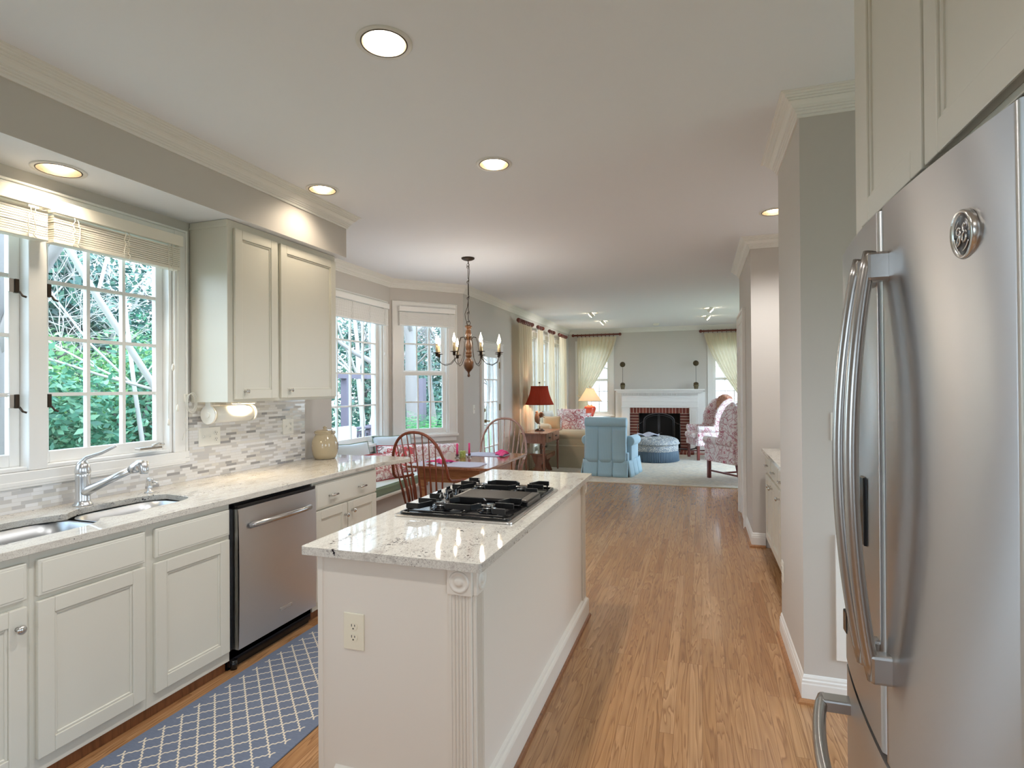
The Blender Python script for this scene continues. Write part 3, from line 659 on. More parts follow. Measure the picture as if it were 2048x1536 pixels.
# outlets on the tile
def plate(name, label, x, y, z, wy, wz, face, items, axis='x', s=1, mat=None, grp='wall plates in the kitchen'):
    o = thing(name, label, 'outlet' if 'outlet' in name else 'switch', (x, y, z) if axis == 'x' else (y, x, z), 0, grp)
    def bx(a, b, d0, d1, c, e):
        return B((x+s*d0, x+s*d1, a, b, c, e)) if axis == 'x' else B((a, b, x+s*d0, x+s*d1, c, e))
    bx(y-wy/2, y+wy/2, 0, .006, z-wz/2, z+wz/2).build('cover_plate', mat or whitem, o, bev=.004, seg=3)
    for kind, dy in items:
        yy = y+dy
        if kind == 'o':
            for dz in (-.0195, .0195):
                q = MB(); oct_ = [(yy+.0165*math.cos(R(a)), z+dz+.0145*math.sin(R(a))) for a in range(0, 360, 20)]
                q.prism(oct_, axis, x+s*.004, x+s*.0085); rc = q.build('receptacle', mat or whitem, o)
                w_ = bx(yy-.0075, yy-.0050, .008, .0092, z+dz-.001, z+dz+.008); w_.v += bx(yy+.0050, yy+.0075, .008, .0092, z+dz, z+dz+.007).v; w_.f += [tuple(i+8 for i in f) for f in w_.f[:6]]; w_.s += [False]*6
                w_.build('slot', darkslot, rc)
                bx(yy-.0025, yy+.0025, .008, .0092, z+dz-.010, z+dz-.0055).build('ground_hole', darkslot, rc)
        else:
            bx(yy-.005, yy+.005, .004, .0075, z-.012, z+.012).build('switch_slot', mat or whitem, o); bx(yy-.0035, yy+.0035, .006, .018, z-.002, z+.009).build('toggle', mat or whitem, o)
    return o
plate('switch_plate', 'white triple plate with two switches and an outlet on the mosaic tile', LX+.009, 2.818, 1.174, .168, .118, None, [('s', -.048), ('s', 0), ('o', .048)])
plate('outlet_plate', 'white double plate with a switch and outlet near the end of the tile', LX+.009, 3.545, 1.188, .118, .118, None, [('s', -.024), ('o', .024)])
# upper cabinet
o = thing('upper_cabinet', 'cream two-door upper cabinet hung between the window and the bay', 'cabinet', (-2.84, 3.2, 1.397))
UX = -2.700
B((-2.995, UX, 2.680, 3.737, 1.397, 2.507)).build('body', cabm, o, bev=.002, seg=1)
B((-2.995, UX+.003, 2.672, 2.681, 2.462, 2.474)).build('bead', cabm, o)
d = shaker(o, -2.680, 2.722, 3.085, 1.415, 2.462); knob(d, -2.680, 2.795, 1.462, r=.014)
d = shaker(o, -2.680, 3.118, 3.722, 1.415, 2.462); knob(d, -2.680, 3.195, 1.468, r=.014)
o = thing('under_cabinet_light', 'lit strip light under the cream upper cabinet', 'light', (-2.9, 2.95, 1.37))
B((-2.86, -2.80, 2.86, 3.02, 1.383, 1.397)).build('housing', whitem, o, bev=.003); B((-2.855, -2.805, 2.87, 3.01, 1.380, 1.383)).build('diffuser', emis('lit_diffuser', (1, .78, .48, 1), 6), o)
lamp('under_cabinet_glow', 'AREA', (-2.83, 2.94, 1.376), 2.2, (1, .80, .52), .05, parent=o, sy=.14)
o = thing('paper_towel_holder', 'white paper towel roll on a holder under the upper cabinet', 'paper towel', (-2.89, 2.9, 1.32))
MB().cyl((-2.895, 2.745, 1.318), (-2.895, 3.045, 1.318), .052, n=36).build('paper_roll', painted('paper', srgb(240, 238, 232), .95, 200, .2), o)
for y in (2.716, 3.058):
    m = MB().cyl((-2.895, y, 1.318), (-2.895, y+.012, 1.318), .058, n=32); m.box(-2.915, -2.875, y+.001, y+.011, 1.318, 1.397); m.cyl((-2.895, y-.008, 1.318), (-2.895, y+.014, 1.318), .018, n=20); m.build('end_bracket', whitem, o)
# ---------------------------------------------------------------- island
IX0, IX1, IY0, IY1 = -1.318, -.716, 1.722, 3.592
isl = thing('kitchen_island', 'cream painted kitchen island with fluted corner pilasters', 'island', (-1.02, 2.66, 0))
B((IX0, IX1, IY0, IY1, .0, .884)).build('body', islandm, isl, bev=.002, seg=1)
B((IX0-.004, IX0+.018, IY0-.004, IY0+.02, .0, .884)).build('corner_bead', islandm, isl, bev=.002, seg=1)
def pilaster(px0, px1, y, face, nm=''):
    """fluted pilaster: face '-y' spans px0..px1 in x at y; '+x' spans in y at x"""
    m = MB(); n = 5; w_ = (px1-px0); st = []; N = 60
    for i in range(N+1):
        u = i/N; t_ = (u-.12)/.76*n; d_ = .011
        if 0 < t_ < n: f = t_ % 1; d_ -= .006*max(0, math.sin(math.pi*f))**.6 if .08 < f < .92 else 0
        st.append((px0+w_*u, d_))
    poly = [(px0, 0)]+st+[(px1, 0)]
    if face == '-y': m.prism([(a, y-b) for a, b in poly], 'z', .13, .792)
    elif face == '+y': m.prism([(a, y+b) for a, b in poly], 'z', .13, .792)
    else: m.prism([(y+b, a) for a, b in poly], 'z', .13, .792)
    pil = m.build('pilaster', islandm, isl)
    c, zc = (px0+px1)/2, .838; bx = (px1-px0)/2+.004
    if face == '-y': q = B((c-bx, c+bx, y-.018, y, zc-.045, zc+.045)); M = Matrix.Translation((c, y-.018, zc)) @ Matrix.Rotation(R(90), 4, 'X')
    elif face == '+y': q = B((c-bx, c+bx, y, y+.018, zc-.045, zc+.045)); M = Matrix.Translation((c, y+.018, zc)) @ Matrix.Rotation(R(-90), 4, 'X')
    else: q = B((y, y+.018, c-bx, c+bx, zc-.045, zc+.045)); M = Matrix.Translation((y+.018, c, zc)) @ Matrix.Rotation(R(90), 4, 'Y')
    rb = q.build('rosette_block', islandm, isl, bev=.003)
    MB().lathe([(.036, -.003), (.036, .002), (.032, .006), (.027, .003), (.024, .0015), (.016, .0015), (.014, .004), (.010, .007), (.005, .008), (.001, .008)], n=36, M=M).build('rosette', islandm, rb)
pilaster(-.797, IX1, IY0, '-y'); pilaster(IY0, IY0+.082, IX1, '+x'); pilaster(IY1-.082, IY1, IX1, '+x'); pilaster(-.797, IX1, IY1, '+y')
m = MB(); pr = [(0, 0), (.026, 0), (.026, .105), (.022, .113), (.014, .118), (.010, .126), (0, .132)]
pts = [Vector(p) for p in ((-1.25, IY0, 0), (IX1, IY0, 0), (IX1, IY1, 0), (IX0, IY1, 0))]; vs = []
for i, p in enumerate(pts):
    ns = []
    if i > 0: d_ = (p-pts[i-1]).normalized(); ns.append(Vector((d_.y, -d_.x, 0)))
    if i < 3: d_ = (pts[i+1]-p).normalized(); ns.append(Vector((d_.y, -d_.x, 0)))
    mm_ = ns[0] if len(ns) == 1 else ns[0]+ns[1]
    vs += [p+mm_*a+Vector((0, 0, b)) for a, b in pr]
k = len(pr); m.add(vs, [(i*k+j, i*k+(j+1) % k, (i+1)*k+(j+1) % k, (i+1)*k+j) for i in range(3) for j in range(k)]+[tuple(range(k)), tuple(3*k+j for j in range(k))])
m.build('base_moulding', islandm, isl)
q = MB(); q.prism([(IX1+.026, 0), (IX1+.040, 0), (IX1+.036, .012), (IX1+.026, .016)], 'y', IY0-.03, IY1+.03); q.build('shoe_moulding', toem, isl)
it = thing('island_top', 'polished speckled granite slab on top of the island', 'worktop', (-1.02, 2.66, .884))
slab(rrect(-1.362, -.668, 1.676, 3.64, .012, 4), [], .884, .914, 'granite_slab', granm, it, bev=.012, seg=5)
plate('outlet_plate', 'cream duplex outlet on the near end of the island', IY0, -1.169, .617, .084, .130, None, [('o', 0)], axis='y', s=-1, mat=plain('almond_plastic', srgb(232, 224, 202), .35))
# ---------------------------------------------------------------- cooktop
ct = thing('gas_cooktop', 'black and steel four-burner gas cooktop with centre grill in the island', 'cooktop', (-1.01, 2.60, .914))
steeltrim = plain('cooktop_steel_rim', (.60, .57, .53, 1), .3, 1)
slab(rrect(-1.285, -.735, 2.185, 3.0, .02, 4), [], .9142, .922, 'rim', steeltrim, ct, bev=.003, seg=2)
def pan(x0, x1, y0, y1, name='burner_pan'):
    o_ = slab(rrect(x0, x1, y0, y1, .02, 4), [rrect(x0+.014, x1-.014, y0+.014, y1-.014, .014, 4)], .922, .932, name, blackm, ct, bev=.003, seg=2)
    B((x0+.010, x1-.010, y0+.010, y1-.010, .921, .925)).build('pan_floor', blackm, o_); return o_
pan(-1.268, -.756, 2.206, 2.480); pan(-1.268, -.756, 2.715, 2.985)
B((-1.262, -1.145, 2.485, 2.71, .922, .930)).build('control_panel', plain('graphite_panel', (.10, .095, .09, 1), .3, .8), ct, bev=.003)
B((-1.135, -.757, 2.488, 2.708, .922, .948)).build('grill_body', blackm, ct, bev=.004)
q = MB()
for i in range(26): yy = 2.500+.0078*i; q.box(-1.115, -.80, yy, yy+.0045, .948, .954)
q.build('grill_grate', plain('nonstick_grill', (.085, .072, .06, 1), .38, .6), ct)
B((-.798, -.762, 2.495, 2.701, .948, .954), (-1.132, -1.117, 2.495, 2.701, .948, .954)).build('grill_end_strip', plain('grill_strip', (.20, .18, .16, 1), .35, .8), ct, bev=.002)
for (x, y) in ((-1.232, 2.545), (-1.232, 2.65), (-1.175, 2.545), (-1.175, 2.65)):
    k_ = MB().lathe([(.024, 0), (.024, .004), (.018, .010), (.017, .024), (.012, .028), (.001, .028)], (x, y, .930), 20).build('control_knob', blackm, ct)
    B((x-.004, x+.004, y-.017, y+.017, .950, .970)).build('knob_grip', blackm, k_, bev=.002)
for (yc, s) in ((2.350, 1), (2.843, -1)):
    for xc in (-1.125, -.895):
        bb_ = MB().lathe([(.050, 0), (.050, .004), (.036, .008), (.034, .020), (.040, .022), (.040, .028), (.034, .031), (.001, .031)], (xc, yc, .925), 28).build('burner', blackm, ct)
        MB().lathe([(.041, 0), (.043, .003), (.041, .006)], (xc, yc, .943), 28, cap=False).build('burner_ring', chromem, bb_)
    g = MB(); z = .967; T = .007
    def bar(p, q_, h=.024): # flat cast bar on edge
        p, q_ = Vector((*p, 0)), Vector((*q_, 0)); d_ = (q_-p); L_ = d_.length; d_.normalize(); n_ = Vector((-d_.y, d_.x, 0))
        M_ = Matrix(((d_.x, n_.x, 0, p.x), (d_.y, n_.y, 0, p.y), (0, 0, 1, 0), (0, 0, 0, 1))); g.box(0, L_, -T/2, T/2, z-h, z, M=M_)
    xa, xb = -1.245, -.778
    for dy in (-.115, 0, .115):
        bar((xa, yc+dy), (-1.185, yc+dy)); bar((-.835, yc+dy), (xb, yc+dy))
    for dy in (-.078, .078): bar((-1.07, yc+dy), (-.95, yc+dy))
    for dy, sg in ((-.115, 1), (.115, -1)):
        bar((-1.185, yc+dy), (-1.155, yc+dy*.35)); bar((-.835, yc+dy), (-.865, yc+dy*.35))
        bar((-1.07, yc+dy*.68), (-1.10, yc+dy*.25)); bar((-.95, yc+dy*.68), (-.92, yc+dy*.25))
    bar((-1.185, yc), (-1.155, yc)); bar((-.865, yc), (-.835, yc))
    for x in (xa+.01, -.99, xb-.01):
        for dy in (-.115, .115):
            if x == -.99: dy *= .68
            g.box(x-.004, x+.004, yc+dy-.003, yc+dy+.003, .925, z-.01)
    for dy in (-.115, .115): g.box(xa+.006, xb-.006, yc+dy-.004, yc+dy+.004, .9305, .9365)
    g.box(-.994, -.986, yc-.115, yc+.115, .931, .936)
    g.build('grate', ironm, ct, bev=.0012, seg=1)
# ---------------------------------------------------------------- refrigerator
fr = thing('refrigerator', 'stainless steel French-door refrigerator with curved handles', 'refrigerator', (.70, 1.24, 0))
FYa, FYb, FYm, FT = .795, 1.668, 1.236, 1.812
def fx(y): return .327+.030*((y-FYm)/.44)**2
B((.405, 1.04, FYa+.005, FYb-.005, .03, FT-.02)).build('cabinet_body', plain('fridge_side_grey', (.20, .20, .21, 1), .35, .6), fr, bev=.004)
def fdoor(ya_, yb_, z0, z1, name):
    n = 40; e = .010; m = MB(); prof = []
    for i in range(n+1):
        y = ya_+(yb_-ya_)*i/n; x = fx(y); t_ = min(y-ya_, yb_-y)
        if t_ < e: x += e-math.sqrt(max(0, e*e-(e-t_)**2))
        prof.append((x, y))
    poly = prof+[(.395, yb_), (.395, ya_)]
    vs = [(x, y, z) for z in (z0, z1) for x, y in poly]; k = len(poly)
    m.add(vs, [(i, (i+1), k+i+1, k+i) for i in range(n)], True)
    m.add(vs, [(n, n+1, k+n+1, k+n), (n+1, n+2, k+n+2, k+n+1), (n+2, 0, k, k+n+2), tuple(range(k)), tuple(k+i for i in range(k))], False)
    return m.build(name, fridgem, fr)
dR = fdoor(FYa, FYm-.0035, .775, FT, 'right_door'); dL = fdoor(FYm+.0035, FYb, .775, FT, 'left_door'); dF = fdoor(FYa, FYb, .07, .762, 'freezer_drawer')
B((.36, .40, FYm-.004, FYm+.004, .775, FT-.004)).build('door_gasket', darkslot, fr)
B((.40, .46, FYa+.05, FYb-.05, .0, .07)).build('toe_grille', blackm, fr)
for dy, door in ((-.036, dR), (.036, dL)):
    y = FYm+dy
    pts = []; N = 24
    for i in range(N+1):
        u = i/N; z = 1.725-u*.79; b = math.sin(math.pi*u)
        pts.append((.303-.038*b**.8, y+dy*.25*b, z))
    h = MB().tube(pts, .013, 12, sq=.9).build('handle', handlem, door)
    for z in (1.70, .960):
        MB().box(.293, fx(y)+.006, y-.015, y+.015, z-.030, z+.024).build('handle_bracket', handlem, h, bev=.006, seg=2)
pts = [(.292-.055*math.sin(math.pi*i/20)**.8, .88+.73*i/20, .685) for i in range(21)]
h = MB().tube(pts, .0145, 12).build('handle', handlem, dF)
for y in (.90, 1.59): MB().box(.282, fx(y)+.006, y-.022, y+.022, .670, .700).build('handle_bracket', handlem, h, bev=.005, seg=2)
B((fx(1.37)-.006, fx(1.37)+.01, 1.355, 1.385, 1.14, 1.285)).build('water_dispenser_lever', blackm, dL, bev=.003)
B((fx(1.64)-.004, fx(1.64)+.01, 1.628, 1.662, .845, .90)).build('dispenser_button', blackm, dL, bev=.003)
# round monogram badge
M = Matrix.Translation((fx(.90)-.002, .9175, 1.683)) @ Matrix.Rotation(R(-94), 4, 'Y')
bd = MB().lathe([(.0335, -.004), (.0335, .003), (.031, .006), (.0285, .003), (.0275, .0025)], n=40, M=M, cap=False).build('badge_ring', chromem, dR)
MB().lathe([(.029, 0), (.029, .0026), (.001, .0026)], n=40, M=M).build('badge_disc', plain('badge_grey', (.13, .13, .14, 1), .3, .8), dR)
def script(pts_, r=.0016):
    # badge lettering, local (u right, v up) on the disc as seen from the front
    f = M.to_3x3() @ Vector((0, 0, 1)); P0 = M.translation + f*.0032
    return [P0 + Vector((0, -u, v)) for u, v in pts_]
q = MB()
q.tube(script([(.0-.002+.006*math.cos(R(a))-.008, .006+.005*math.sin(R(a))) for a in range(20, 380, 20)]), .0015, 6)
q.tube(script([(-.006, .009), (-.004, .002), (-.006, -.010), (-.012, -.014), (-.016, -.010), (-.012, -.004), (-.002, .001)]), .0016, 6)
q.tube(script([(.012, .010), (.008, .014), (.003, .011), (.004, .005), (.009, .002), (.003, .0), (.001, -.007), (.006, -.012), (.012, -.009), (.014, -.003)]), .0016, 6)
q.tube(script([(.009, .002), (.013, .003), (.014, -.001)]), .0012, 6)
for a in range(0, 360, 90): q.tube(script([(.0225*math.cos(R(a+t_)), .0225*math.sin(R(a+t_))) for t_ in range(0, 70, 10)]), .0010, 5)
q.build('badge_monogram', chromem, dR)
# cabinet over the refrigerator
o = thing('over_fridge_cabinet', 'cream cabinet with two tall doors above the refrigerator', 'cabinet', (.72, 1.24, 1.86))
B((.424, 1.045, .72, 1.735, 1.86, 2.81)).build('body', cabm, o)
B((.404, .424, 1.632, 1.735, 1.86, 2.81), (.404, .424, .72, 1.735, 1.86, 1.885), (.404, .424, .72, .78, 1.86, 2.81), (.404, .424, 1.19, 1.215, 1.86, 2.81)).build('face_frame', cabm, o, bev=.002)
shaker(o, .386, .79, 1.194, 1.872, 2.79, s=1); shaker(o, .386, 1.208, 1.612, 1.872, 2.79, s=1)
B((.424, 1.045, 1.715, 1.735, 0, 1.86)).build('side_panel', cabm, o)
# ---------------------------------------------------------------- pantry recess
o = thing('pantry_cabinet', 'white base cabinets in the pantry recess behind the near pier', 'cabinet', (.85, 4.6, 0))
PX = .568
B((PX, 1.178, 3.69, 5.50, .114, .882)).build('body', cabm, o); B((PX+.07, PX+.09, 3.69, 5.50, 0, .114)).build('toe_kick', blackm, o)
for i, (a, b) in enumerate(((4.62, 5.04), (5.06, 5.48), (4.18, 4.60), (3.74, 4.16))):
    d = shaker(o, .550, a, b, .125, .70, s=1); knob(d, .550, a+.05 if i % 2 else b-.05, .64, s=-1)
    e = shaker(o, .550, a, b, .72, .865, s=1, flat=True, name='drawer'); barpull(e, .550, (a+b)/2, .79, s=-1)
pt = thing('pantry_worktop', 'granite worktop over the white pantry cabinets', 'worktop', (.85, 4.6, .884))
slab(rrect(.522, 1.178, 3.69, 5.50, .01, 3), [], .884, .914, 'granite_slab', granm, pt, bev=.010, seg=4)
plate('switch_plate', 'white switch plate on the pier wall behind the refrigerator', 2.933, .632, 1.287, .12, .13, None, [('s', -.024), ('s', .024)], axis='y', s=-1, grp=None)
plate('outlet_plate', 'small white outlet plate low on the aisle side of the near pier', CX, 3.60, .40, .075, .118, None, [('o', 0)], s=-1, grp=None)
o = thing('access_panel', 'white rectangular access panel low on the pier behind the refrigerator', 'panel', (.75, 2.93, .2))
B((.585, .90, 2.921, 2.933, .215, .79)).build('door', trimm, o, bev=.002)
# ---------------------------------------------------------------- kitchen runner
t = NT('trellis_runner'); tcn = t.new('ShaderNodeTexCoord'); sp = t.new('ShaderNodeSeparateXYZ'); t.l.new(tcn.outputs['Object'], sp.inputs[0])
PXR, PYR = .094, .090
wob = lambda v, k, a: t.math('MULTIPLY', t.math('SINE', t.math('MULTIPLY', v, k)), a)
u = t.math('MULTIPLY', sp.outputs[0], 1/PXR); v_ = t.math('MULTIPLY', sp.outputs[1], 1/PYR)
a_ = t.math('ADD', u, v_); b_ = t.math('SUBTRACT', u, v_)
a2 = t.math('ADD', a_, wob(b_, 2*math.pi*3, .033)); b2 = t.math('ADD', b_, wob(a_, 2*math.pi*3, .033))
def line(q_, wd): f_ = t.math('ABSOLUTE', t.math('SUBTRACT', t.math('FRACT', q_), .5)); return t.math('LESS_THAN', f_, wd)
ln = t.math('MAXIMUM', line(a2, .055), line(b2, .055))
inx = t.math('LESS_THAN', t.math('ABSOLUTE', sp.outputs[0]), .298); iny = t.math('LESS_THAN', t.math('ABSOLUTE', sp.outputs[1]), 1.12)
ln = t.math('MULTIPLY', ln, t.math('MULTIPLY', inx, iny))
nz = t.noise(t.co((40, 400, 40)), 1, 2); nb = t.noise(t.co((300, 300, 300)), 1, 2)
blue = t.mix(nz.outputs[0], srgb(84, 95, 118), srgb(116, 127, 149)); cre = t.mix(nb.outputs[0], srgb(200, 190, 172), srgb(232, 222, 204))
t.set(Base_Color=t.mix(ln, blue, cre), Roughness=.95, Sheen_Weight=.2); t.bump(t.math('ADD', ln, nz.outputs[0]), .4, .002)
tag(MB().box(-.34, .34, -1.16, 1.16, 0, .008).build('runner_rug', t.m, bev=.003), 'blue runner rug with cream trellis pattern along the sink cabinets', 'rug').location = (-1.935, 1.98, 0)
# ---------------------------------------------------------------- ceiling fittings
lensrim = plain('can_trim_white', srgb(225, 224, 220), .4)
conem = plain('can_reflector', (.55, .47, .36, 1), .25, .8)
conedark = plain('can_baffle', (.10, .085, .07, 1), .35, .5)
def can(x, y, z, r, label, power=42, col=(1, .98, .965)):
    o = thing('recessed_light', label, 'ceiling light', (x, y, z-.001), 0, 'recessed ceiling lights')
    MB().lathe([(r*.82, -.004), (r, -.007), (r*1.03, -.003), (r*1.03, .0)], (x, y, z), 40, cap=False).build('trim_ring', lensrim, o)
    MB().lathe([(r*.80, -.006), (r*.84, -.008), (r*.86, -.004)], (x, y, z), 40, cap=False).build('inner_ring', conedark, o)
    MB().lathe([(r*.82, -.005), (r*.80, .02), (r*.74, .05), (r*.62, .10)], (x, y, z), 40, cap=False).build('reflector', conem, o)
    MB().lathe([(.001, .024), (r*.3, .027), (r*.50, .036), (r*.62, .055), (r*.5, .099), (.001, .0995)], (x, y, z), 32).build('bulb', canbulb, o)
    lamp('recessed_lamp', 'SPOT', (x, y, z-.012), power, col, .05, spot=R(140), blend=.8, parent=o)
    return o
can(-1.164, 1.934, ZC, .107, 'largest recessed ceiling light, above the near end of the island')
can(-1.175, 3.207, ZC, .107, 'recessed ceiling light above the far end of the island')
can(-2.430, 3.231, ZC, .107, 'recessed ceiling light close to the crown above the upper cabinet', 12, (1, .84, .64))
can(.561, 4.81, ZC, .107, 'recessed ceiling light in the pantry recess, half behind the pier', 60)
can(-2.831, 1.824, SZ, .105, 'recessed light in the low soffit above the sink window', 15, (1, .86, .68))
can(-1.16, .35, ZC, .107, 'unseen recessed ceiling light added to brighten the aisle at the refrigerator end', 45)  # lamp added out of view to raise the kitchen light
can(.0, -1.2, ZC, .107, 'unseen recessed ceiling light added to brighten the kitchen near its back wall', 45)  # another added lamp, behind the camera, for more light indoors
# openings in the ceiling and soffit for the cans (boolean-free: recess tubes sit above thin rings)
for i, (x, y) in enumerate(((-1.868, 10.338), (-1.874, 11.694), (.165, 10.416), (.127, 11.594))):
    s = 1 if x < -1 else -1
    lb = ['eyeball spotlight on the left of the living room ceiling, nearer one', 'eyeball spotlight on the left of the living room ceiling, farther one', 'eyeball spotlight on the right of the living room ceiling, nearer one', 'eyeball spotlight on the right of the living room ceiling, farther one'][i]
    o = thing('eyeball_spotlight', lb, 'ceiling light', (x, y, ZC-.001), 0, 'eyeball spotlights in the living room')
    MB().lathe([(.075, -.002), (.105, -.006), (.108, 0)], (x, y, ZC), 28, cap=False).build('trim_ring', lensrim, o)
    M = Matrix.Translation((x, y, ZC-.004)) @ Matrix.Rotation(R(48)*s, 4, 'Y')
    MB().lathe([(.058, .0), (.060, -.035), (.052, -.060)], n=24, M=M, cap=False).build('eyeball', whitem, o)
    MB().lathe([(.050, -.058), (.042, -.068), (.001, -.074)], n=24, M=M).build('bulb', bulbm, o)
    lamp('spot_lamp', 'SPOT', (x-s*.075, y, ZC-.075), 26, (1, .96, .92), .04, rot=(0, R(48)*s, 0), spot=R(110), blend=.8, parent=o)
o = thing('smoke_detector', 'round white smoke detector on the ceiling near the fireplace wall', 'smoke detector', (-.889, 12.584, ZC-.04))
MB().lathe([(.001, -.042), (.05, -.042), (.062, -.03), (.068, -.012), (.07, 0)], (-.889, 12.584, ZC), 28).build('housing', whitem, o)
# ---------------------------------------------------------------- chandelier
CHX, CHY = -2.295, 5.454
ch = thing('chandelier', 'turned wood chandelier with eight lit candle bulbs on wire arms', 'chandelier', (CHX, CHY, 1.60))
MB().lathe([(.001, 2.800), (.012, 2.802), (.05, 2.812), (.068, 2.822), (.070, 2.834)], (CHX, CHY, 0), 32).build('ceiling_canopy', bronzem, ch)
m = MB()
m.tube([(CHX, CHY, 2.80), (CHX, CHY, 2.775)], .003, 6)
zs = [(2.775, 2.745, 'r'), (2.745, 2.60, 'h'), (2.60, 2.42, 'h'), (2.42, 2.25, 'h')]
m.tube([(CHX+.014*math.cos(a), CHY, 2.760+.014*math.sin(a)) for a in [i*math.pi/6 for i in range(12)]], .0025, 6, closed=True)
for z0, z1 in ((2.748, 2.590), (2.590, 2.420), (2.420, 2.255), (2.262, 2.160)):
    m.tube([(CHX-.010, CHY, z0-.022), (CHX-.013, CHY, z0-.004), (CHX, CHY, z0+.006), (CHX+.008, CHY, z0-.006), (CHX, CHY, z0-.03), (CHX, CHY, z1+.028), (CHX+.010, CHY, z1+.012), (CHX+.006, CHY, z1), (CHX-.006, CHY, z1)], .0035, 6)
m.tube([(CHX+.022*math.cos(a), CHY, 2.148+.022*math.sin(a)) for a in [i*math.pi/7 for i in range(14)]], .0035, 6, closed=True)
m.build('chain', bronzem, ch)
MB().tube([(CHX+.004, CHY, 2.80), (CHX+.016, CHY, 2.70), (CHX+.004, CHY, 2.58), (CHX+.006, CHY, 2.42), (CHX-.01, CHY, 2.32), (CHX-.038, CHY, 2.25), (CHX-.034, CHY, 2.20), (CHX-.012, CHY, 2.15), (CHX, CHY, 2.12)], .0028, 6).build('cord', bronzem, ch)
prof = [(.001, 1.585), (.010, 1.588), (.016, 1.600), (.012, 1.614), (.009, 1.622), (.014, 1.640), (.030, 1.655), (.048, 1.680), (.056, 1.712), (.052, 1.745), (.036, 1.768), (.024, 1.778), (.022, 1.790), (.034, 1.802), (.036, 1.814), (.030, 1.822), (.034, 1.832), (.036, 1.846), (.028, 1.862), (.030, 1.876), (.036, 1.900), (.034, 1.935), (.028, 1.965), (.027, 1.985), (.032, 1.990), (.032, 2.045), (.028, 2.060), (.022, 2.085), (.026, 2.095), (.036, 2.102), (.038, 2.118), (.026, 2.126), (.001, 2.128)]
MB().lathe(prof, (CHX, CHY, 0), 32).build('turned_body', chandw, ch)
for i in range(8):
    a = R(22.5+45*i+21); c_, s_ = math.cos(a), math.sin(a); rad = .345
    P = lambda r, z: (CHX+r*c_, CHY+r*s_, z)
    MB().tube([P(.03, 1.975), P(.055, 2.005), P(.085, 2.0), P(.105, 1.95), P(.115, 1.88), P(.14, 1.79), P(.20, 1.725), P(.27, 1.71), P(.325, 1.74), P(rad, 1.79), P(rad, 1.805)], .0032, 6).build('arm', bronzem, ch)
    cupm = MB().lathe([(.008, 1.796), (.014, 1.800), (.014, 1.828), (.042, 1.832), (.040, 1.836), (.012, 1.836)], P(rad, 0), 20).build('drip_cup', bronzem, ch)
    MB().cyl(P(rad, 1.834), P(rad, 1.925), .0125, n=14).build('candle_sleeve', waxm, ch)
    MB().lathe([(.007, 1.925), (.015, 1.942), (.0175, 1.958), (.013, 1.978), (.006, 1.998), (.0015, 2.020)], P(rad, 0), 16).build('flame_bulb', flame, ch)
    if i % 2 == 0: lamp('candle_glow', 'POINT', P(rad, 2.03), 3, (1, .90, .78), .02, parent=ch)
# ---------------------------------------------------------------- dining table
tb = thing('dining_table', 'brown drop-leaf dining table in front of the bay window seat', 'table', (-2.19, 5.23, 0))
slab(rrect(-2.60, -1.775, 4.65, 5.83, .03, 4), [], .735, .757, 'tabletop', tablew, tb, bev=.006, seg=2)
B((-2.50, -1.90, 4.74, 4.765, .60, .735), (-2.50, -1.90, 5.70, 5.725, .60, .735), (-2.50, -2.475, 4.74, 5.725, .60, .735), (-1.925, -1.90, 4.74, 5.725, .60, .735)).build('apron', pinew, tb)
for x in (-2.475, -1.925):
    for y in (4.765, 5.70):
        m = MB().box(x-.034, x+.034, y-.034, y+.034, .56, .735); m.lathe([(.016, 0), (.024, .04), (.018, .06), (.022, .2), (.030, .42), (.034, .47), (.022, .49), (.033, .52), (.030, .56)], (x, y, 0), 20); m.build('leg', pinew, tb)
mat_lav = cloth('lavender_placemat', srgb(170, 176, 204), srgb(190, 196, 220), sc=300)
napm = cloth('magenta_napkin', srgb(214, 40, 120), srgb(240, 80, 150))
def placemat(x, y, label, rz=0):
    P = [(math.copysign(.23, math.cos(a))*1, 0) for a in ()]
    m = MB(); poly = [(-.23, -.10), (-.16, -.165), (.16, -.165), (.23, -.10), (.23, .10), (.16, .165), (-.16, .165), (-.23, .10)]
    m.prism(poly, 'z', 0, .004); o_ = m.build('placemat', mat_lav); o_.location = (x, y, .7575); o_.rotation_euler = (0, 0, rz); return tag(o_, label, 'placemat', 'placemats on the dining table')
placemat(-2.13, 4.84, 'lavender placemat at the near end of the dining table')
placemat(-2.16, 5.63, 'lavender placemat at the far end of the dining table')
def napkin(x, y, label, rz):
    m = MB()
    def f(u, v):
        a = (u-.5); r_ = .10+.06*abs(a)*2; ang = (a*2.4)
        z = .006+.05*math.sin(math.pi*v)*math.exp(-(a*2.2)**2)*(1+.3*math.sin(u*22))+.006*math.sin(u*30)
        return (r_*v*math.sin(ang)*1.5, (v-.5)*.18*math.cos(ang*.5)+.02*math.sin(u*14), max(.001, z))
    m.grid(f, 28, 14); o_ = m.build('napkin', napm, solid=.002); o_.location = (x, y, .762); o_.rotation_euler = (0, 0, rz); o_.scale = (.72, .72, .8); return tag(o_, label, 'napkin', 'magenta napkins')
napkin(-2.32, 4.83, 'magenta folded napkin on the near lavender placemat', .4)
napkin(-1.98, 5.62, 'magenta folded napkin on the far lavender placemat', 2.2)
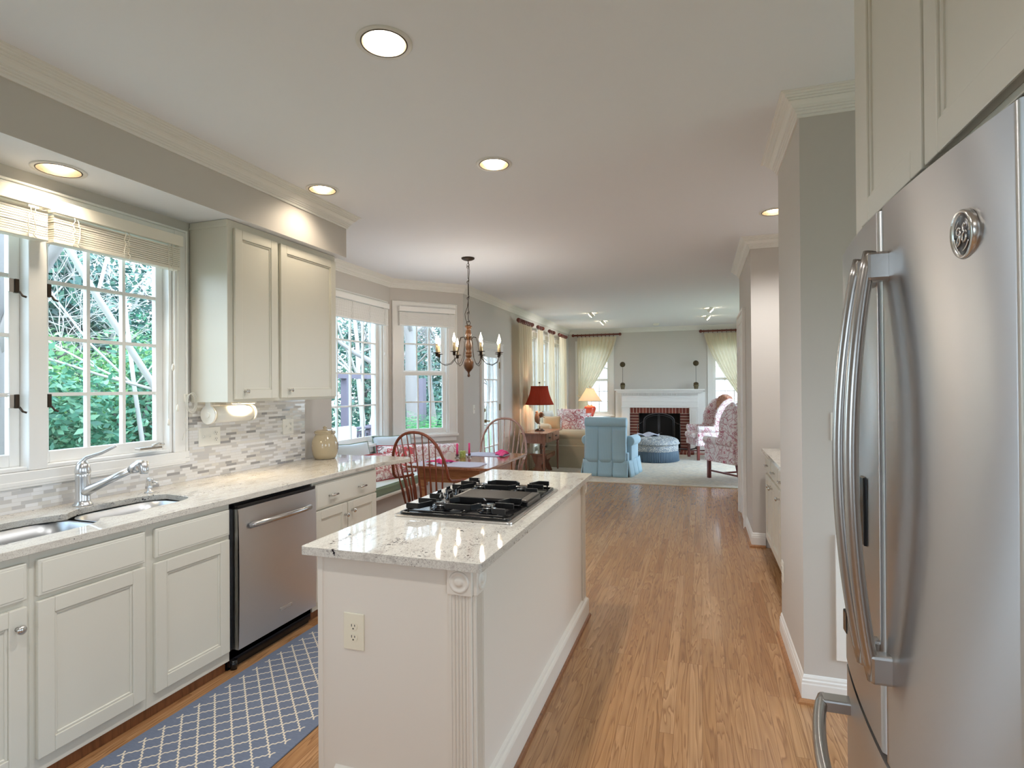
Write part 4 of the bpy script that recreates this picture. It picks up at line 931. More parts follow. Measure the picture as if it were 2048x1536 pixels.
for (x, y, lb) in ((-2.35, 5.27, 'pink taper candle in a glass holder, left of the green candle'), (-2.255, 5.36, 'pink taper candle in a glass holder, right of the green candle')):
    o = thing('taper_candle', lb, 'candle', (x, y, .757), 0, 'pink taper candles')
    MB().cyl((x, y, .775), (x, y, .905), .011, .010, 14).build('candle', pinkwax, o)
    MB().lathe([(.024, 0), (.026, .004), (.012, .012), (.014, .026), (.020, .034), (.018, .040), (.011, .036)], (x, y, .757), 20).build('glass_holder', glassc, o)
t = NT('green_marbled_wax'); n = t.noise(t.co(), 30, 4, .6, 1); t.set(Base_Color=t.ramp(n.outputs[0], [(.35, srgb(110, 140, 60)), (.5, srgb(160, 180, 90)), (.62, srgb(196, 206, 140))]), Roughness=.5)
o = thing('pillar_candle', 'short green marbled pillar candle between the pink tapers', 'candle', (-2.31, 5.32, .757))
MB().lathe([(.001, 0), (.030, 0), (.031, .004), (.031, .066), (.028, .070), (.001, .066)], (-2.31, 5.32, .757), 28).build('wax', t.m, o); MB().cyl((-2.31, 5.32, .82), (-2.31, 5.32, .835), .0012, n=6).build('wick', darkslot, o)
# ---------------------------------------------------------------- Windsor chairs (continuous arm)
def windsor(label, loc, rz, wm, legs=True):
    o = thing('windsor_chair', label, 'chair', loc, rz, 'Windsor chairs at the dining table')
    m = MB(); sh = [(.255*math.cos(R(a))*(1.0 if math.sin(R(a)) < .2 else .92), .01+.215*math.sin(R(a))) for a in range(0, 360, 12)]
    m.prism(sh, 'z', .425, .465); m.build('seat', wm, o, bev=.012, seg=3, local=True)
    bow = []; N = 40
    for i in range(N+1):     # half-circle back bow running down into forward arms
        t_ = -1+2*i/N; a = abs(t_); sg = 1 if t_ > 0 else -1
        if a < .62:
            q = a/.62*math.pi/2; x = .275*math.sin(q)**.85 if q > 0 else 0; z = .700+.405*math.cos(q)**.9 if q < math.pi/2-1e-6 else .70
            y = -.30+.10*(1-(z-.70)/.405)-.03*0
        else:
            q = (a-.62)/.38; x = .275+.035*q; y = -.20+.34*q; z = .70-.028*math.sin(q*math.pi/2)
        bow.append((sg*x, y, z))
    m = MB().tube(bow, .0125, 10); m.build('bow', wm, o, local=True)
    for i in range(9):
        u = (i-4)/4; xs = .185*u; ys = -.185+.03*abs(u)**2
        q = math.asin(min(.985, abs(u)*.88)); x = .275*math.sin(q)**.85*(1 if u > 0 else -1) if q > 0 else 0; z = .70+.405*math.cos(q)**.9
        y = -.30+.10*(1-(z-.70)/.405)
        m = MB().tube([(xs, ys, .46), (xs*.8+x*.2, ys*.8+y*.2, .46+.25*(z-.46)), (xs*.55+x*.45, ys*.55+y*.45, .46+.45*(z-.46)), (x, y, z)], [.006, .0095, .0075, .0045], 8); m.build('spindle', wm, o, local=True)
    for sg in (-1, 1):
        for k_ in range(3):
            xs, ys = sg*(.215+.008*k_), -.12+.085*k_; xt, yt = sg*(.285+.01*k_), -.12+.11*k_
            MB().tube([(xs, ys, .46), (xs*.6+xt*.4, ys*.6+yt*.4, .56), (xt, yt, .69)], [.006, .009, .005], 8).build('arm_spindle', wm, o, local=True)
    for sx_ in (-1, 1):
        for sy_ in (-1, 1):
            a = Vector((sx_*.15, sy_*.13, .43)); b = Vector((sx_*.235, sy_*.23, 0)); P = lambda t_: a+(b-a)*t_
            MB().tube([P(0), P(.12), P(.3), P(.42), P(.46), P(.5), P(.62), P(.8), P(1)], [.011, .014, .020, .019, .012, .019, .017, .013, .010], 10).build('leg', wm, o, local=True)
        MB().tube([(sx_*.193, -.182, .20), (sx_*.193, 0, .20), (sx_*.193, .182, .20)], [.008, .014, .008], 8).build('side_stretcher', wm, o, local=True)
    MB().tube([(-.193, 0, .20), (0, 0, .20), (.193, 0, .20)], [.008, .014, .008], 8).build('cross_stretcher', wm, o, local=True)
    return o
windsor('red-brown Windsor armchair at the near end of the table, back towards us', (-2.235, 4.50, 0), R(-6), cherry)
windsor('Windsor armchair, coloured rosy for reflected light, at the far end of the table, facing us', (-2.17, 6.02, 0), R(186), palew)
# ---------------------------------------------------------------- window seat and cushions
ws = thing('bay_bench', 'built-in window seat filling the bay under a green cushion', 'bench', (-3.3, 5.5, 0))
MB().prism([(-3.02, 4.13), (-3.02, 6.88), (-3.655, 6.18), (-3.655, 4.76)], 'z', 0, .385).build('base', wallm, ws)
MB().prism([(-2.99, 4.10), (-2.965, 4.13), (-2.965, 6.86), (-2.995, 6.92), (-3.655, 6.18), (-3.655, 4.76)], 'z', .385, .410).build('seat_board', trimm, ws, bev=.004)
sageg = cloth('sage_green_fabric', srgb(118, 140, 118), srgb(140, 160, 138)); palebl = cloth('pale_mint_fabric', srgb(214, 228, 226), srgb(228, 238, 236))
o = thing('seat_cushion', 'long sage green cushion with pale top on the window seat', 'cushion', (-3.3, 5.5, .41))
pc = [(-2.985, 4.20), (-2.985, 6.86), (-3.64, 6.17), (-3.64, 4.78)]
MB().prism(pc, 'z', .411, .495).build('boxing', sageg, o, bev=.02, seg=4)
pin = [(-3.0, 4.235), (-3.0, 6.82), (-3.625, 6.16), (-3.625, 4.79)]
MB().prism(pin, 'z', .494, .503).build('top_panel', palebl, o, bev=.008, seg=3)
MB().tube([(x, y, .495) for x, y in pin], .005, 6, closed=True).build('piping', sageg, o)
def bold(name, bg, c1, c2, c3, sc=6):
    t = NT(name); v = t.co(); n = t.noise(v, sc, 2, .5, 1.6); n2 = t.noise(t.co(loc=(3, 5, 1)), sc*1.7, 3, .5, 1.2)
    c = t.ramp(n.outputs[0], [(.40, c1), (.43, bg), (.50, bg), (.515, c2), (.55, c1), (.58, bg)]); k = t.ramp(n2.outputs[0], [(.56, (0, 0, 0)), (.58, (1, 1, 1)), (.62, (1, 1, 1)), (.64, (0, 0, 0))])
    t.set(Base_Color=t.mix(t.math('MULTIPLY', k, .8), c, c3), Roughness=.9, Sheen_Weight=.2); return t.m
flr = bold('red_leaf_print', srgb(238, 232, 230), srgb(214, 88, 96), srgb(170, 30, 44), srgb(120, 120, 116))
flr2 = floral('red_medallion_print', srgb(236, 226, 224), srgb(170, 50, 64), srgb(196, 74, 84), 10, .10)
flr3 = floral('white_scroll_print', srgb(244, 240, 240), srgb(190, 90, 110), srgb(216, 140, 150), 8, .04)
chint = floral('wing_chair_print', srgb(240, 232, 234), srgb(180, 84, 108), srgb(206, 120, 138), 6.5, .03)
chint_shade = floral('shaded_wing_chair_print', srgb(196, 150, 122), srgb(140, 50, 44), srgb(160, 70, 56), 8, .05)  # shade on the chair backs painted in as a darker, browner print
lightbl = cloth('pale_blue_fabric', srgb(206, 220, 228), srgb(222, 232, 238)); redf = cloth('red_welt_fabric', srgb(160, 30, 40), srgb(186, 46, 52))
def cushion(label, c, w_, h_, t_, rz, tilt, m_, group, piping=None, roll=0, name='throw_pillow'):
    o = thing(name, label, 'pillow', c, 0, group); n = 14
    M = Matrix.Rotation(rz, 4, 'Z') @ Matrix.Rotation(tilt, 4, 'X') @ Matrix.Rotation(roll, 4, 'Y') @ Matrix.Translation((0, 0, h_/2))
    mb = MB()
    for sgn in (1, -1):
        def f(u, v):
            x, z = u*2-1, v*2-1; k_ = (1-abs(x)**2.6)*(1-abs(z)**2.6); pin_ = 1-.07*(1-abs(x))*abs(z)**3; pin2 = 1-.07*(1-abs(z))*abs(x)**3
            return (x*w_/2*pin2, sgn*t_/2*max(0, k_)**.55, z*h_/2*pin_)
        mb.grid(f, n, n, True, M)
    mb.build('cover', m_, o, local=True, weld=True)
    if piping:
        e = []
        for k_ in range(40):
            q = k_/40*4; s_ = int(q); r_ = (q-s_)*2-1; x, z = [(r_, -1), (1, r_), (-r_, 1), (-1, -r_)][s_]
            e.append(M @ Vector((x*w_/2*(1-.07*(1-abs(z))*abs(x)**3), 0, z*h_/2*(1-.07*(1-abs(x))*abs(z)**3))))
        MB().tube(e, .006, 6, closed=True).build('piping', piping, o, local=True)
    return o
G = 'pillows on the window seat'
cushion('pale blue piped pillow at the near end of the window seat', (-3.42, 5.10, .53), .50, .38, .14, R(75), R(-18), lightbl, G, sageg)
cushion('pale blue piped pillow in the far corner of the window seat', (-3.44, 5.93, .50), .50, .42, .14, R(55), R(-16), lightbl, G, sageg)
cushion('red leaf-print pillow leaning on the near pale blue pillow', (-3.30, 5.12, .50), .42, .29, .15, R(60), R(-22), flr, G, redf)
cushion('red leaf-print pillow in front of the far pale blue pillow', (-3.30, 5.72, .50), .44, .33, .15, R(40), R(-20), flr, G, redf)
cushion('red medallion-print pillow lying low at the seat front behind the counter corner', (-3.14, 5.26, .50), .40, .30, .14, R(70), R(-26), flr2, G, redf)
cushion('white scroll-print pillow against the angled bay wall', (-3.24, 6.22, .50), .46, .29, .14, R(45), R(-14), flr3, G)
cushion('white scroll-print pillow at the end of the window seat, behind the pink candles', (-3.10, 6.52, .50), .42, .27, .13, R(30), R(-12), flr3, G)
# ---------------------------------------------------------------- living room
t = NT('wool_rug'); n = t.noise(t.co((14, 14, 14)), 1, 6, .7); n2 = t.noise(t.co(), 160, 2)
vo = t.new('ShaderNodeTexVoronoi', feature='DISTANCE_TO_EDGE'); t.l.new(t.co((3.2, 3.2, 3.2)), vo.inputs['Vector']); vo.inputs['Scale'].default_value = 1
k_ = t.ramp(vo.outputs[0], [(.03, (1, 1, 1)), (.07, (0, 0, 0))])
c_ = t.ramp(n.outputs[0], [(.3, srgb(168, 152, 126)), (.5, srgb(192, 178, 154)), (.7, srgb(208, 196, 174))])
t.set(Base_Color=t.mix(t.math('MULTIPLY', k_, .35), c_, srgb(160, 160, 152)), Roughness=1, Sheen_Weight=.3); t.bump(n2.outputs[0], .6, .004)
o = thing('area_rug', 'large cream wool rug on the living room floor', 'rug', (-.8, 10.6, 0))
B((-2.55, .95, 8.70, 12.5, 0, .014)).build('pile', t.m, o, bev=.004)
B((-2.58, .98, 8.67, 12.53, 0, .011)).build('binding', cloth('rug_binding', srgb(226, 218, 200)), o)
# fireplace: brick face, firebox, painted mantelpiece, hearth
MX = -.875; fw = trimm
fp = thing('fireplace', 'white mantelpiece around a red brick fireplace on the far wall', 'fireplace', (MX, 13.2, 0))
yF = 13.17
B((-1.53, -1.33, yF, FY, 0, .86)).build('brick_side', brickh, fp); B((-.42, -.22, yF, FY, 0, .86)).build('brick_side', brickh, fp)
B((-1.53, -.22, yF-.001, FY, .86, .985)).build('brick_lintel', bricks_s, fp)
B((-1.33, -.42, FY-.02, FY-.01, 0, .86), (-1.33, -1.32, yF, FY, 0, .86), (-.43, -.42, yF, FY, 0, .86), (-1.33, -.42, yF, FY, .85, .86), (-1.33, -.42, yF, FY, 0, .018)).build('firebox', plain('soot', (.012, .010, .009, 1), .9), fp)
for s in (-1, 1):
    xi, xo = MX+s*.655, MX+s*.835
    m = B((xi, xo, yF-.055, FY, 0, .985), (xi-s*.0, xo+s*.015, yF-.07, FY, 0, .16), (xi, xo+s*.01, yF-.07, FY, .985, 1.01))
    m.box(xi+s*.035, xo-s*.035, yF-.06, yF-.05, .2, .94); m.build('pilaster', fw, fp, bev=.004)
B((MX-.835, MX+.835, yF-.055, FY, .985, 1.345), (MX-.60, MX+.60, yF-.062, FY, 1.03, 1.045), (MX-.84, MX+.84, yF-.067, FY, 1.12, 1.14), (MX-.84, MX+.84, yF-.075, FY, 1.215, 1.225)).build('frieze', fw, fp, bev=.003)
m = MB()
for i in range(48): x = MX-.845+i*.0358; m.box(x, x+.018, yF-.100, yF-.05, 1.262, 1.315)
m.build('dentil_course', fw, fp)
m = MB()
for z0, z1, e in ((1.315, 1.33, .105), (1.33, 1.35, .125), (1.35, 1.375, .15), (1.375, 1.405, .19)): m.box(MX-.83-e*.8, MX+.83+e*.8, yF-e, FY, z0, z1)
m.build('mantel_shelf', fw, fp, bev=.005)
B((-1.62, -.13, 12.66, 13.12, 0, .035)).build('hearth', brickf, fp, bev=.003)
B((MX-.99, MX-.835, yF+.05, FY, 0, 1.345)).build('side_panel', fw, fp); B((MX+.835, MX+.99, yF+.05, FY, 0, 1.345)).build('side_panel', fw, fp)
# folding arched screen
sc_ = thing('fireplace_screen', 'black arched metal screen standing in front of the firebox', 'fire screen', (MX, 13.05, .035))
gun = plain('black_iron', (.10, .10, .11, 1), .32, .8)
m = MB(); ys = 13.05
def bar_(a, b, r_=.007): m.tube([a, b], r_, 6)
top = [(MX+.33*math.cos(R(a)), ys, .70+.16*math.sin(R(a))) for a in range(180, -1, -12)]
m.tube([(MX-.33, ys, .04)]+top+[(MX+.33, ys, .04)], .016, 6)
top2 = [(MX+.30*math.cos(R(a)), ys, .69+.13*math.sin(R(a))) for a in range(180, -1, -12)]; m.tube([(MX-.30, ys, .05)]+top2+[(MX+.30, ys, .05)], .007, 6)
bar_((MX-.015, ys, .04), (MX-.015, ys, .85), .01); bar_((MX+.015, ys, .04), (MX+.015, ys, .85), .01); bar_((MX-.33, ys, .05), (MX+.33, ys, .05), .01)
m.build('frame', gun, sc_)
for s in (-1, 1):
    m = MB(); m.tube([(MX+s*.34, ys, .04), (MX+s*.34, ys, .68), (MX+s*.40, ys-.09, .64), (MX+s*.46, ys-.12, .63), (MX+s*.46, ys-.12, .04)], .008, 6); m.tube([(MX+s*.34, ys, .06), (MX+s*.46, ys-.12, .06)], .008, 6)
    m.build('side_wing', gun, sc_); MB().lathe([(.012, 0), (.02, .006), (.012, .012)], (MX+s*.05, ys-.02, .42), 12).build('handle', gun, sc_)
o = thing('fire_tools', 'low black cast-iron andirons lying on the hearth beside the mantel', 'andirons', (-.30, 12.80, .035))
m = MB().tube([(-.55, 12.80, .11), (-.20, 12.78, .10), (-.08, 12.78, .13)], .016, 6); m.build('bar', gun, o)
for x in (-.42, -.22): MB().tube([(x, 12.72, .036), (x, 12.80, .10), (x, 12.88, .036)], .014, 6).build('foot', gun, o); 
MB().ball((-.08, 12.78, .14), .03).build('finial', gun, o)
# plaques over the mantel
for s, lb in ((-1, 'round dark wall ornament hung above a small pot, left end of the mantel'), (1, 'round dark wall ornament hung above a small pot, right end of the mantel')):
    x = MX+s*.80; leafm = painted('dark_leaf_ball_%d' % s, srgb(74, 62, 40), .9, 60, 1)
    o = thing('topiary_ornament', lb, 'ornament', (x, 13.05, 1.405), 0, 'topiaries on the mantel')
    MB().lathe([(.001, 0), (.040, 0), (.052, .07), (.060, .075), (.060, .09), (.05, .095), (.001, .09)], (x, 13.06, 1.405), 20).build('pot', painted('mossy_pot_%d' % s, srgb(120, 108, 82), .9, 40, .5), o)
    MB().ball((x, 13.06, 1.52), (.055, .055, .04)).build('moss', leafm, o)
    MB().cyl((x, 13.06, 1.52), (x, 13.06, 1.93), .004, n=8).build('stem', darkslot, o)
    MB().ball((x, 13.06, 1.975), (.062, .062, .062)).build('leaf_ball', leafm, o)
# curtains
def rod(name, label, p0, p1, rings, grp, brk=()):
    p0, p1 = Vector(p0), Vector(p1); d_ = (p1-p0).normalized(); o = thing(name, label, 'curtain rod', tuple(p0), 0, grp)
    MB().cyl(p0, p1, .019, n=16).build('pole', rodw, o)
    for p in (p0, p1): MB().ball(p, .036).build('finial', rodw, o)
    up = Vector((0, 0, 1)); sd_ = d_.cross(up)
    for q in rings:
        c_ = p0+(p1-p0)*q; MB().tube([c_+.034*(math.cos(a)*sd_+math.sin(a)*up)-up*.008 for a in [i*math.pi/7 for i in range(14)]], .0065, 6, closed=True).build('ring', rodw, o)
    return o
def drape(name, label, fn, grp, nu=90, nv=24, tie=None):
    o = thing(name, label, 'curtain', fn(.5, 0), 0, grp); MB().grid(fn, nu, nv).build('panel', curtm, o); return o
G = 'curtains on the long left living room window'
RX = LX+.13
for a, b, lb in ((9.0, 9.78, 'widest cream curtain panel, nearest, left of the red-shaded lamp'), (10.20, 10.50, 'narrow cream curtain panel behind the red lampshade'),
                 (11.05, 11.38, 'narrow cream curtain panel, third from the near end of the long window'), (11.88, 12.50, 'cream curtain panel nearest the far corner of the long window')):
    nf = round((b-a)/.085)
    def f(u, v, a=a, b=b, nf=nf):
        w_ = 1+.06*v; c_ = (a+b)/2+.10*v*(1 if b-a > .7 and a < 9.5 else .3); y = c_+(u-.5)*(b-a)*w_
        return (RX-.005+.035*math.sin(u*nf*2*math.pi+.5*math.sin(v*3))*(.5+.5*v**.3)+.01*math.sin(u*17+v*2), y, 2.555-2.53*v)
    drape('curtain', lb, f, G, nu=nf*10)
    rod('curtain_rod', 'short red-brown curtain pole over the '+lb.split(' curtain')[0]+' panel ('+{8: 'nearest', 10: 'second', 11: 'third'}.get(int(a), 'x') +')' if a < 11.7 else 'short red-brown curtain pole nearest the far corner', (RX, a-.02, 2.60), (RX, b+.02, 2.60), [(i+.6)/(round((b-a)/.1)+.2) for i in range(round((b-a)/.1))], 'short curtain poles on the left wall')
def swag(x0, x1, side):
    # hangs from x0..x1 and is pulled to one side at z 1.25
    def f(u, v):
        z = 2.64-2.62*v; tz = .53
        if v < tz: k_ = (v/tz)**1.35
        else: k_ = 1-((v-tz)/(1-tz))*.45
        xe = x0 if side < 0 else x1; w_ = (x1-x0)
        lo = x0+u*w_; tgt = (x0+.02+u*.20) if side < 0 else (x1-.22+u*.20)
        x = lo*(1-k_)+tgt*k_
        amp = .028*(1-.3*k_)
        return (x, FY-.13+amp*math.sin(u*10*2*math.pi)+.02*k_*math.sin(v*8), z+(.06*k_*math.sin(math.pi*u) if v < tz else 0))
    return f
o = drape('curtain', 'cream curtain tied back to the left beside the fireplace', swag(-2.76, -1.83, -1), 'tied-back curtains on the far wall', 140, 40)
MB().tube([(-2.78+.25*u, FY-.13-.045*math.sin(math.pi*u), 1.27-.04*math.sin(math.pi*u)) for u in [i/8 for i in range(9)]], .012, 6).build('tieback', curtm, o)
o = drape('curtain', 'cream curtain tied back to the right, behind the wing chairs', swag(.10, 1.03, 1), 'tied-back curtains on the far wall', 140, 40)
MB().tube([(.80+.25*u, FY-.13-.045*math.sin(math.pi*u), 1.27-.04*math.sin(math.pi*u)) for u in [i/8 for i in range(9)]], .012, 6).build('tieback', curtm, o)
rod('curtain_rod', 'long red-brown curtain rod on the far wall, left of the fireplace', (-2.86, FY-.13, 2.69), (-1.75, FY-.13, 2.69), [.1+.085*i for i in range(10)], 'curtain rods on the far wall')
rod('curtain_rod', 'long red-brown curtain rod on the far wall, right of the fireplace', (.03, FY-.13, 2.69), (1.14, FY-.13, 2.69), [.06+.085*i for i in range(10)], 'curtain rods on the far wall')
# side table with drawers
st = thing('side_table', 'reddish wooden side table with two drawers holding the red lamp', 'table', (-2.57, 9.33, 0))
ctab = wood('reddish_side_table', srgb(122, 78, 60), srgb(152, 106, 86), .25)
slab(rrect(-2.79, -2.345, 8.80, 9.87, .01, 3), [], .700, .722, 'tabletop', ctab, st, bev=.005, seg=2)
B((-2.745, -2.39, 8.845, 8.865, .55, .70), (-2.745, -2.725, 8.845, 9.825, .55, .70), (-2.405, -2.39, 8.845, 9.825, .55, .70), (-2.745, -2.39, 9.805, 9.825, .55, .70)).build('apron', ctab, st)
for a, b in ((8.90, 9.32), (9.35, 9.77)):
    d = B((-2.39, -2.382, a, b, .565, .69)).build('drawer', ctab, st, bev=.003); B((-2.382, -2.370, (a+b)/2-.04, (a+b)/2+.04, .618, .636)).build('drawer_pull', darkslot, d, bev=.003)
for x in (-2.72, -2.415):
    for y in (8.87, 9.80):
        m = MB().box(x-.026, x+.026, y-.026, y+.026, .53, .70); m.lathe([(.012, 0), (.018, .05), (.015, .07), (.019, .25), (.024, .42), (.018, .45), (.026, .47), (.018, .50), (.024, .53)], (x, y, 0), 16); m.build('leg', ctab, st)
o = thing('wooden_footstool', 'small wooden bench with cut-out ends tucked under the side table', 'stool', (-2.57, 9.35, 0))
B((-2.72, -2.43, 9.05, 9.66, .335, .36)).build('seat', tablew, o, bev=.004)
for y in (9.09, 9.59): MB().prism([(-2.70, .335), (-2.45, .335), (-2.49, .24), (-2.53, .16), (-2.48, .05), (-2.46, 0), (-2.54, 0), (-2.575, .06), (-2.61, 0), (-2.69, 0), (-2.67, .05), (-2.62, .16), (-2.66, .24)], 'y', y, y+.022).build('end_board', ctab, o)
MB().prism([(9.05, .335), (9.66, .335), (9.62, .27), (9.09, .27)], 'x', -2.435, -2.42).build('apron', ctab, o)
# red lamp with rooster base
LXp, LYp = -2.61, 9.32
lp = thing('table_lamp', 'lamp with bell-shaped red shade and a carved rooster base', 'lamp', (LXp, LYp, .722))
redshade = sheer('red_silk_shade', srgb(168, 70, 52), .12)
def shade(c, r0, r1, z0, z1, mat_, parent, bell=.35, nf=60):
    def f(u, v):
        r_ = r1+(r0-r1)*((1-v)**(1+bell*2)); a = u*2*math.pi; r_ += .0025*math.sin(a*nf)
        return (c[0]+r_*math.cos(a), c[1]+r_*math.sin(a), z0+(z1-z0)*v)
    return MB().grid(f, nf*4, 12).build('lamp_shade', mat_, parent, solid=.002)
shade((LXp, LYp), .245, .145, 1.17, 1.49, redshade, lp)
MB().lathe([(.001, 0), (.085, 0), (.085, .015), (.06, .02), (.058, .035), (.001, .037)], (LXp, LYp, .722), 24).build('base', plain('black_lamp_base', (.03, .02, .018, 1), .3), lp)
MB().cyl((LXp, LYp, .757), (LXp, LYp, .86), .008, n=8).cyl((LXp, LYp, 1.06), (LXp, LYp, 1.52), .005, n=8).build('stem', glassc if False else chromem, lp)
rw = painted('carved_rooster_wood', srgb(140, 112, 84), .6, 40, .4)
q = MB(); M = Matrix.Translation((LXp, LYp, .94)) @ Matrix.Rotation(R(15), 4, 'Z')
q.tube([M @ Vector(p) for p in ((-.02, 0, -.10), (-.035, 0, -.05), (-.04, 0, .0), (-.045, 0, .05), (-.045, 0, .10), (-.04, 0, .13))], [.015, .045, .048, .034, .018, .006], 10)
q.build('rooster_body', rw, lp)
MB().tube([M @ Vector(p) for p in ((-.045, 0, .10), (-.06, 0, .105), (-.075, 0, .098))], [.018, .014, .002], 8).build('rooster_head', rw, lp)
q = MB()
for i in range(7): a = R(-10+22*i); q.tube([M @ Vector((-.02, 0, 0)), M @ Vector((.02+.03*math.cos(a), .01*math.sin(i), .04+.07*math.sin(a)*.8)), M @ Vector((.04+.045*math.cos(a), .01*math.sin(i*2), .02+.08*math.sin(a)))], [.008, .012, .003], 6)
q.build('rooster_tail', painted('dark_tail_feathers', srgb(110, 80, 50), .7), lp)
MB().ball((LXp, LYp, 1.545), .016).build('finial', bronzem, lp)
lamp('lamp_bulb', 'POINT', (LXp, LYp, 1.30), 9, (1, .78, .54), .04, parent=lp)
# sofa along the left wall, seen end on
sofam = cloth('putty_sofa_fabric', srgb(176, 166, 140), srgb(190, 180, 156))
so = thing('sofa', 'putty coloured sofa with rolled arms along the left wall', 'sofa', (-2.4, 11.0, 0))
def rbox(x0, x1, y0, y1, z0, z1, name, mat_, parent, bev=.04, seg=4, local=False): return B((x0, x1, y0, y1, z0, z1)).build(name, mat_, parent, bev=bev, seg=seg, local=local)
rbox(-2.83, -1.93, 9.98, 12.0, .02, .42, 'base', sofam, so, .02)
for y in (10.09, 11.88):
    m = MB().cyl((-2.82, y, .585), (-1.92, y, .585), .115, n=28); m.build('rolled_arm', sofam, so, bev=.015, seg=3); rbox(-2.80, -1.93, y-.10, y+.10, .15, .58, 'arm_panel', sofam, so, .03)
rbox(-2.86, -2.58, 9.98, 12.0, .30, .80, 'backrest', sofam, so, .07)
for y in (10.22, 10.80, 11.38): rbox(-2.62, -1.95, y, y+.56, .40, .54, 'seat_cushion', sofam, so, .05)
m = MB()
def skirtf(x0, y0, x1, y1, z0, z1, n_, amp=.012):
    d_ = Vector((x1-x0, y1-y0, 0)); L_ = d_.length; d_.normalize(); nn = Vector((d_.y, -d_.x, 0))
    def f(u, v):
        fold = abs(math.sin(u*n_*math.pi))**.25; off_ = amp*(1-v)+amp*1.2*(1-fold)*-1*(1-v)+.004
        p = Vector((x0, y0, 0))+d_*L_*u+nn*off_; return (p.x, p.y, z0+(z1-z0)*v)
    return f
m.grid(skirtf(-2.84, 9.975, -1.92, 9.975, .015, .22, 3), 60, 4); m.grid(skirtf(-1.92, 9.975, -1.92, 12.01, .015, .22, 6), 60, 4); m.build('skirt', sofam, so)
G = 'pillows on the sofa'
cushion('red medallion pillow leaning at the near end of the putty sofa', (-2.20, 10.16, .66), .46, .42, .17, R(12), R(-12), flr2, G)
cushion('white and red leaf pillow behind the medallion pillow on the sofa', (-2.32, 10.45, .60), .50, .46, .18, R(20), R(-14), flr3, G)
cushion('red and white pillow on the sofa below the white lampshade', (-2.18, 10.95, .56), .44, .40, .16, R(35), R(-14), flr, G)
cushion('tan ribbed pillow on the sofa back behind the rooster lamp', (-2.60, 10.08, .68), .34, .26, .14, R(8), R(-14), cloth('tan_fabric', srgb(188, 160, 120), srgb(200, 176, 140)), G)
cushion('pale blue and white striped pillow against the sofa back', (-2.72, 10.45, .66), .36, .36, .14, R(70), R(-10), cloth('pale_striped_fabric', srgb(222, 226, 222), srgb(200, 206, 204)), G)
# corner table and lamp
o = thing('round_corner_table', 'round side table with a cloth in the far left corner under the white lamp', 'table', (-2.30, 12.5, 0))
MB().lathe([(.001, .80), (.40, .80), (.405, .79), (.41, .40), (.43, .02)], (-2.30, 12.5, 0), 40).build('cloth_skirt', cloth('ivory_cloth', srgb(214, 208, 196)), o)
MB().lathe([(.001, .803), (.42, .803), (.42, .812), (.001, .812)], (-2.30, 12.5, 0), 40).build('glass_top', plain('glass_top', (.8, .88, .88, 1), .05), o)
lp = thing('table_lamp', 'lamp with white pleated shade and orange-red ginger jar base', 'lamp', (-2.33, 12.5, .812))
MB().lathe([(.001, 0), (.075, 0), (.08, .01), (.085, .03), (.125, .13), (.135, .18), (.115, .22), (.055, .24), (.05, .255), (.001, .26)], (-2.33, 12.5, .812), 32).build('jar_base', plain('orange_red_glaze', srgb(196, 62, 36), .12, Coat_Weight=.6), lp)
whitesh = sheer('ivory_pleated_shade', srgb(238, 226, 204), .5)
shade((-2.33, 12.5), .265, .085, 1.15, 1.44, whitesh, lp, bell=.12, nf=40)
MB().cyl((-2.33, 12.5, 1.07), (-2.33, 12.5, 1.47), .006, n=8).build('stem', brassm, lp); MB().ball((-2.33, 12.5, 1.48), .014).build('finial', brassm, lp)
lamp('lamp_bulb', 'POINT', (-2.33, 12.5, 1.28), 14, (1, .82, .6), .04, parent=lp)
# blue skirted armchair, back to us
bluem = cloth('pale_blue_stripe', srgb(136, 176, 198), srgb(162, 198, 214))
t = NT('blue_ticking'); tcn = t.new('ShaderNodeTexCoord'); sp = t.new('ShaderNodeSeparateXYZ'); t.l.new(tcn.outputs['Object'], sp.inputs[0])
s1 = t.math('SINE', t.math('MULTIPLY', t.math('ADD', sp.outputs[0], sp.outputs[1]), 330)); n = t.noise(t.co(), 200, 2)
t.set(Base_Color=t.mix(t.math('ADD', t.math('MULTIPLY', s1, .22), .5), srgb(156, 192, 210), srgb(184, 213, 225)), Roughness=.9, Sheen_Weight=.25); t.bump(n.outputs[0], .2, .002); bluet = t.m
ac = thing('blue_armchair', 'pale blue skirted armchair with a rolled back, seen from behind', 'armchair', (-1.44, 9.6, 0), R(-4))
L = dict(local=True)
def A(*b): return B(*b)
MB().prism([(-.325, .30), (-.325, .82), (-.34, .90), (.34, .90), (.325, .82), (.325, .30)], 'y', -.40, -.20).build('backrest', bluet, ac, bev=.03, seg=3, local=True)
m = MB().cyl((-.345, -.35, .885), (.345, -.35, .885), .085, n=32); m.build('back_roll', bluet, ac, bev=.02, seg=3, local=True)
m = MB()
def backf(u, v):
    fold = min(1, abs(math.sin(u*3*math.pi))**.3); return (-.335+.67*u, -.402-.028*fold*(.35+.65*v), .82-.58*v)
m.grid(backf, 90, 8); m.build('back_panel', bluet, ac, local=True, solid=.004)
B((-.36, .36, -.38, .36, .20, .40)).build('base', bluet, ac, bev=.02, local=True)
rb = B((-.25, .25, -.22, .42, .38, .52)).build('seat_cushion', bluet, ac, bev=.04, seg=4, local=True)
for s in (-1, 1):
    MB().cyl((s*.36, -.25, .58), (s*.36, .38, .56), .085, n=24).build('rolled_arm', bluet, ac, bev=.015, seg=3, local=True)
    B((s*.29, s*.40, -.25, .36, .2, .56)).build('arm_panel', bluet, ac, bev=.02, local=True)
m = MB(); ring = [(-.37, -.41), (.37, -.41), (.42, .38), (-.42, .38)]
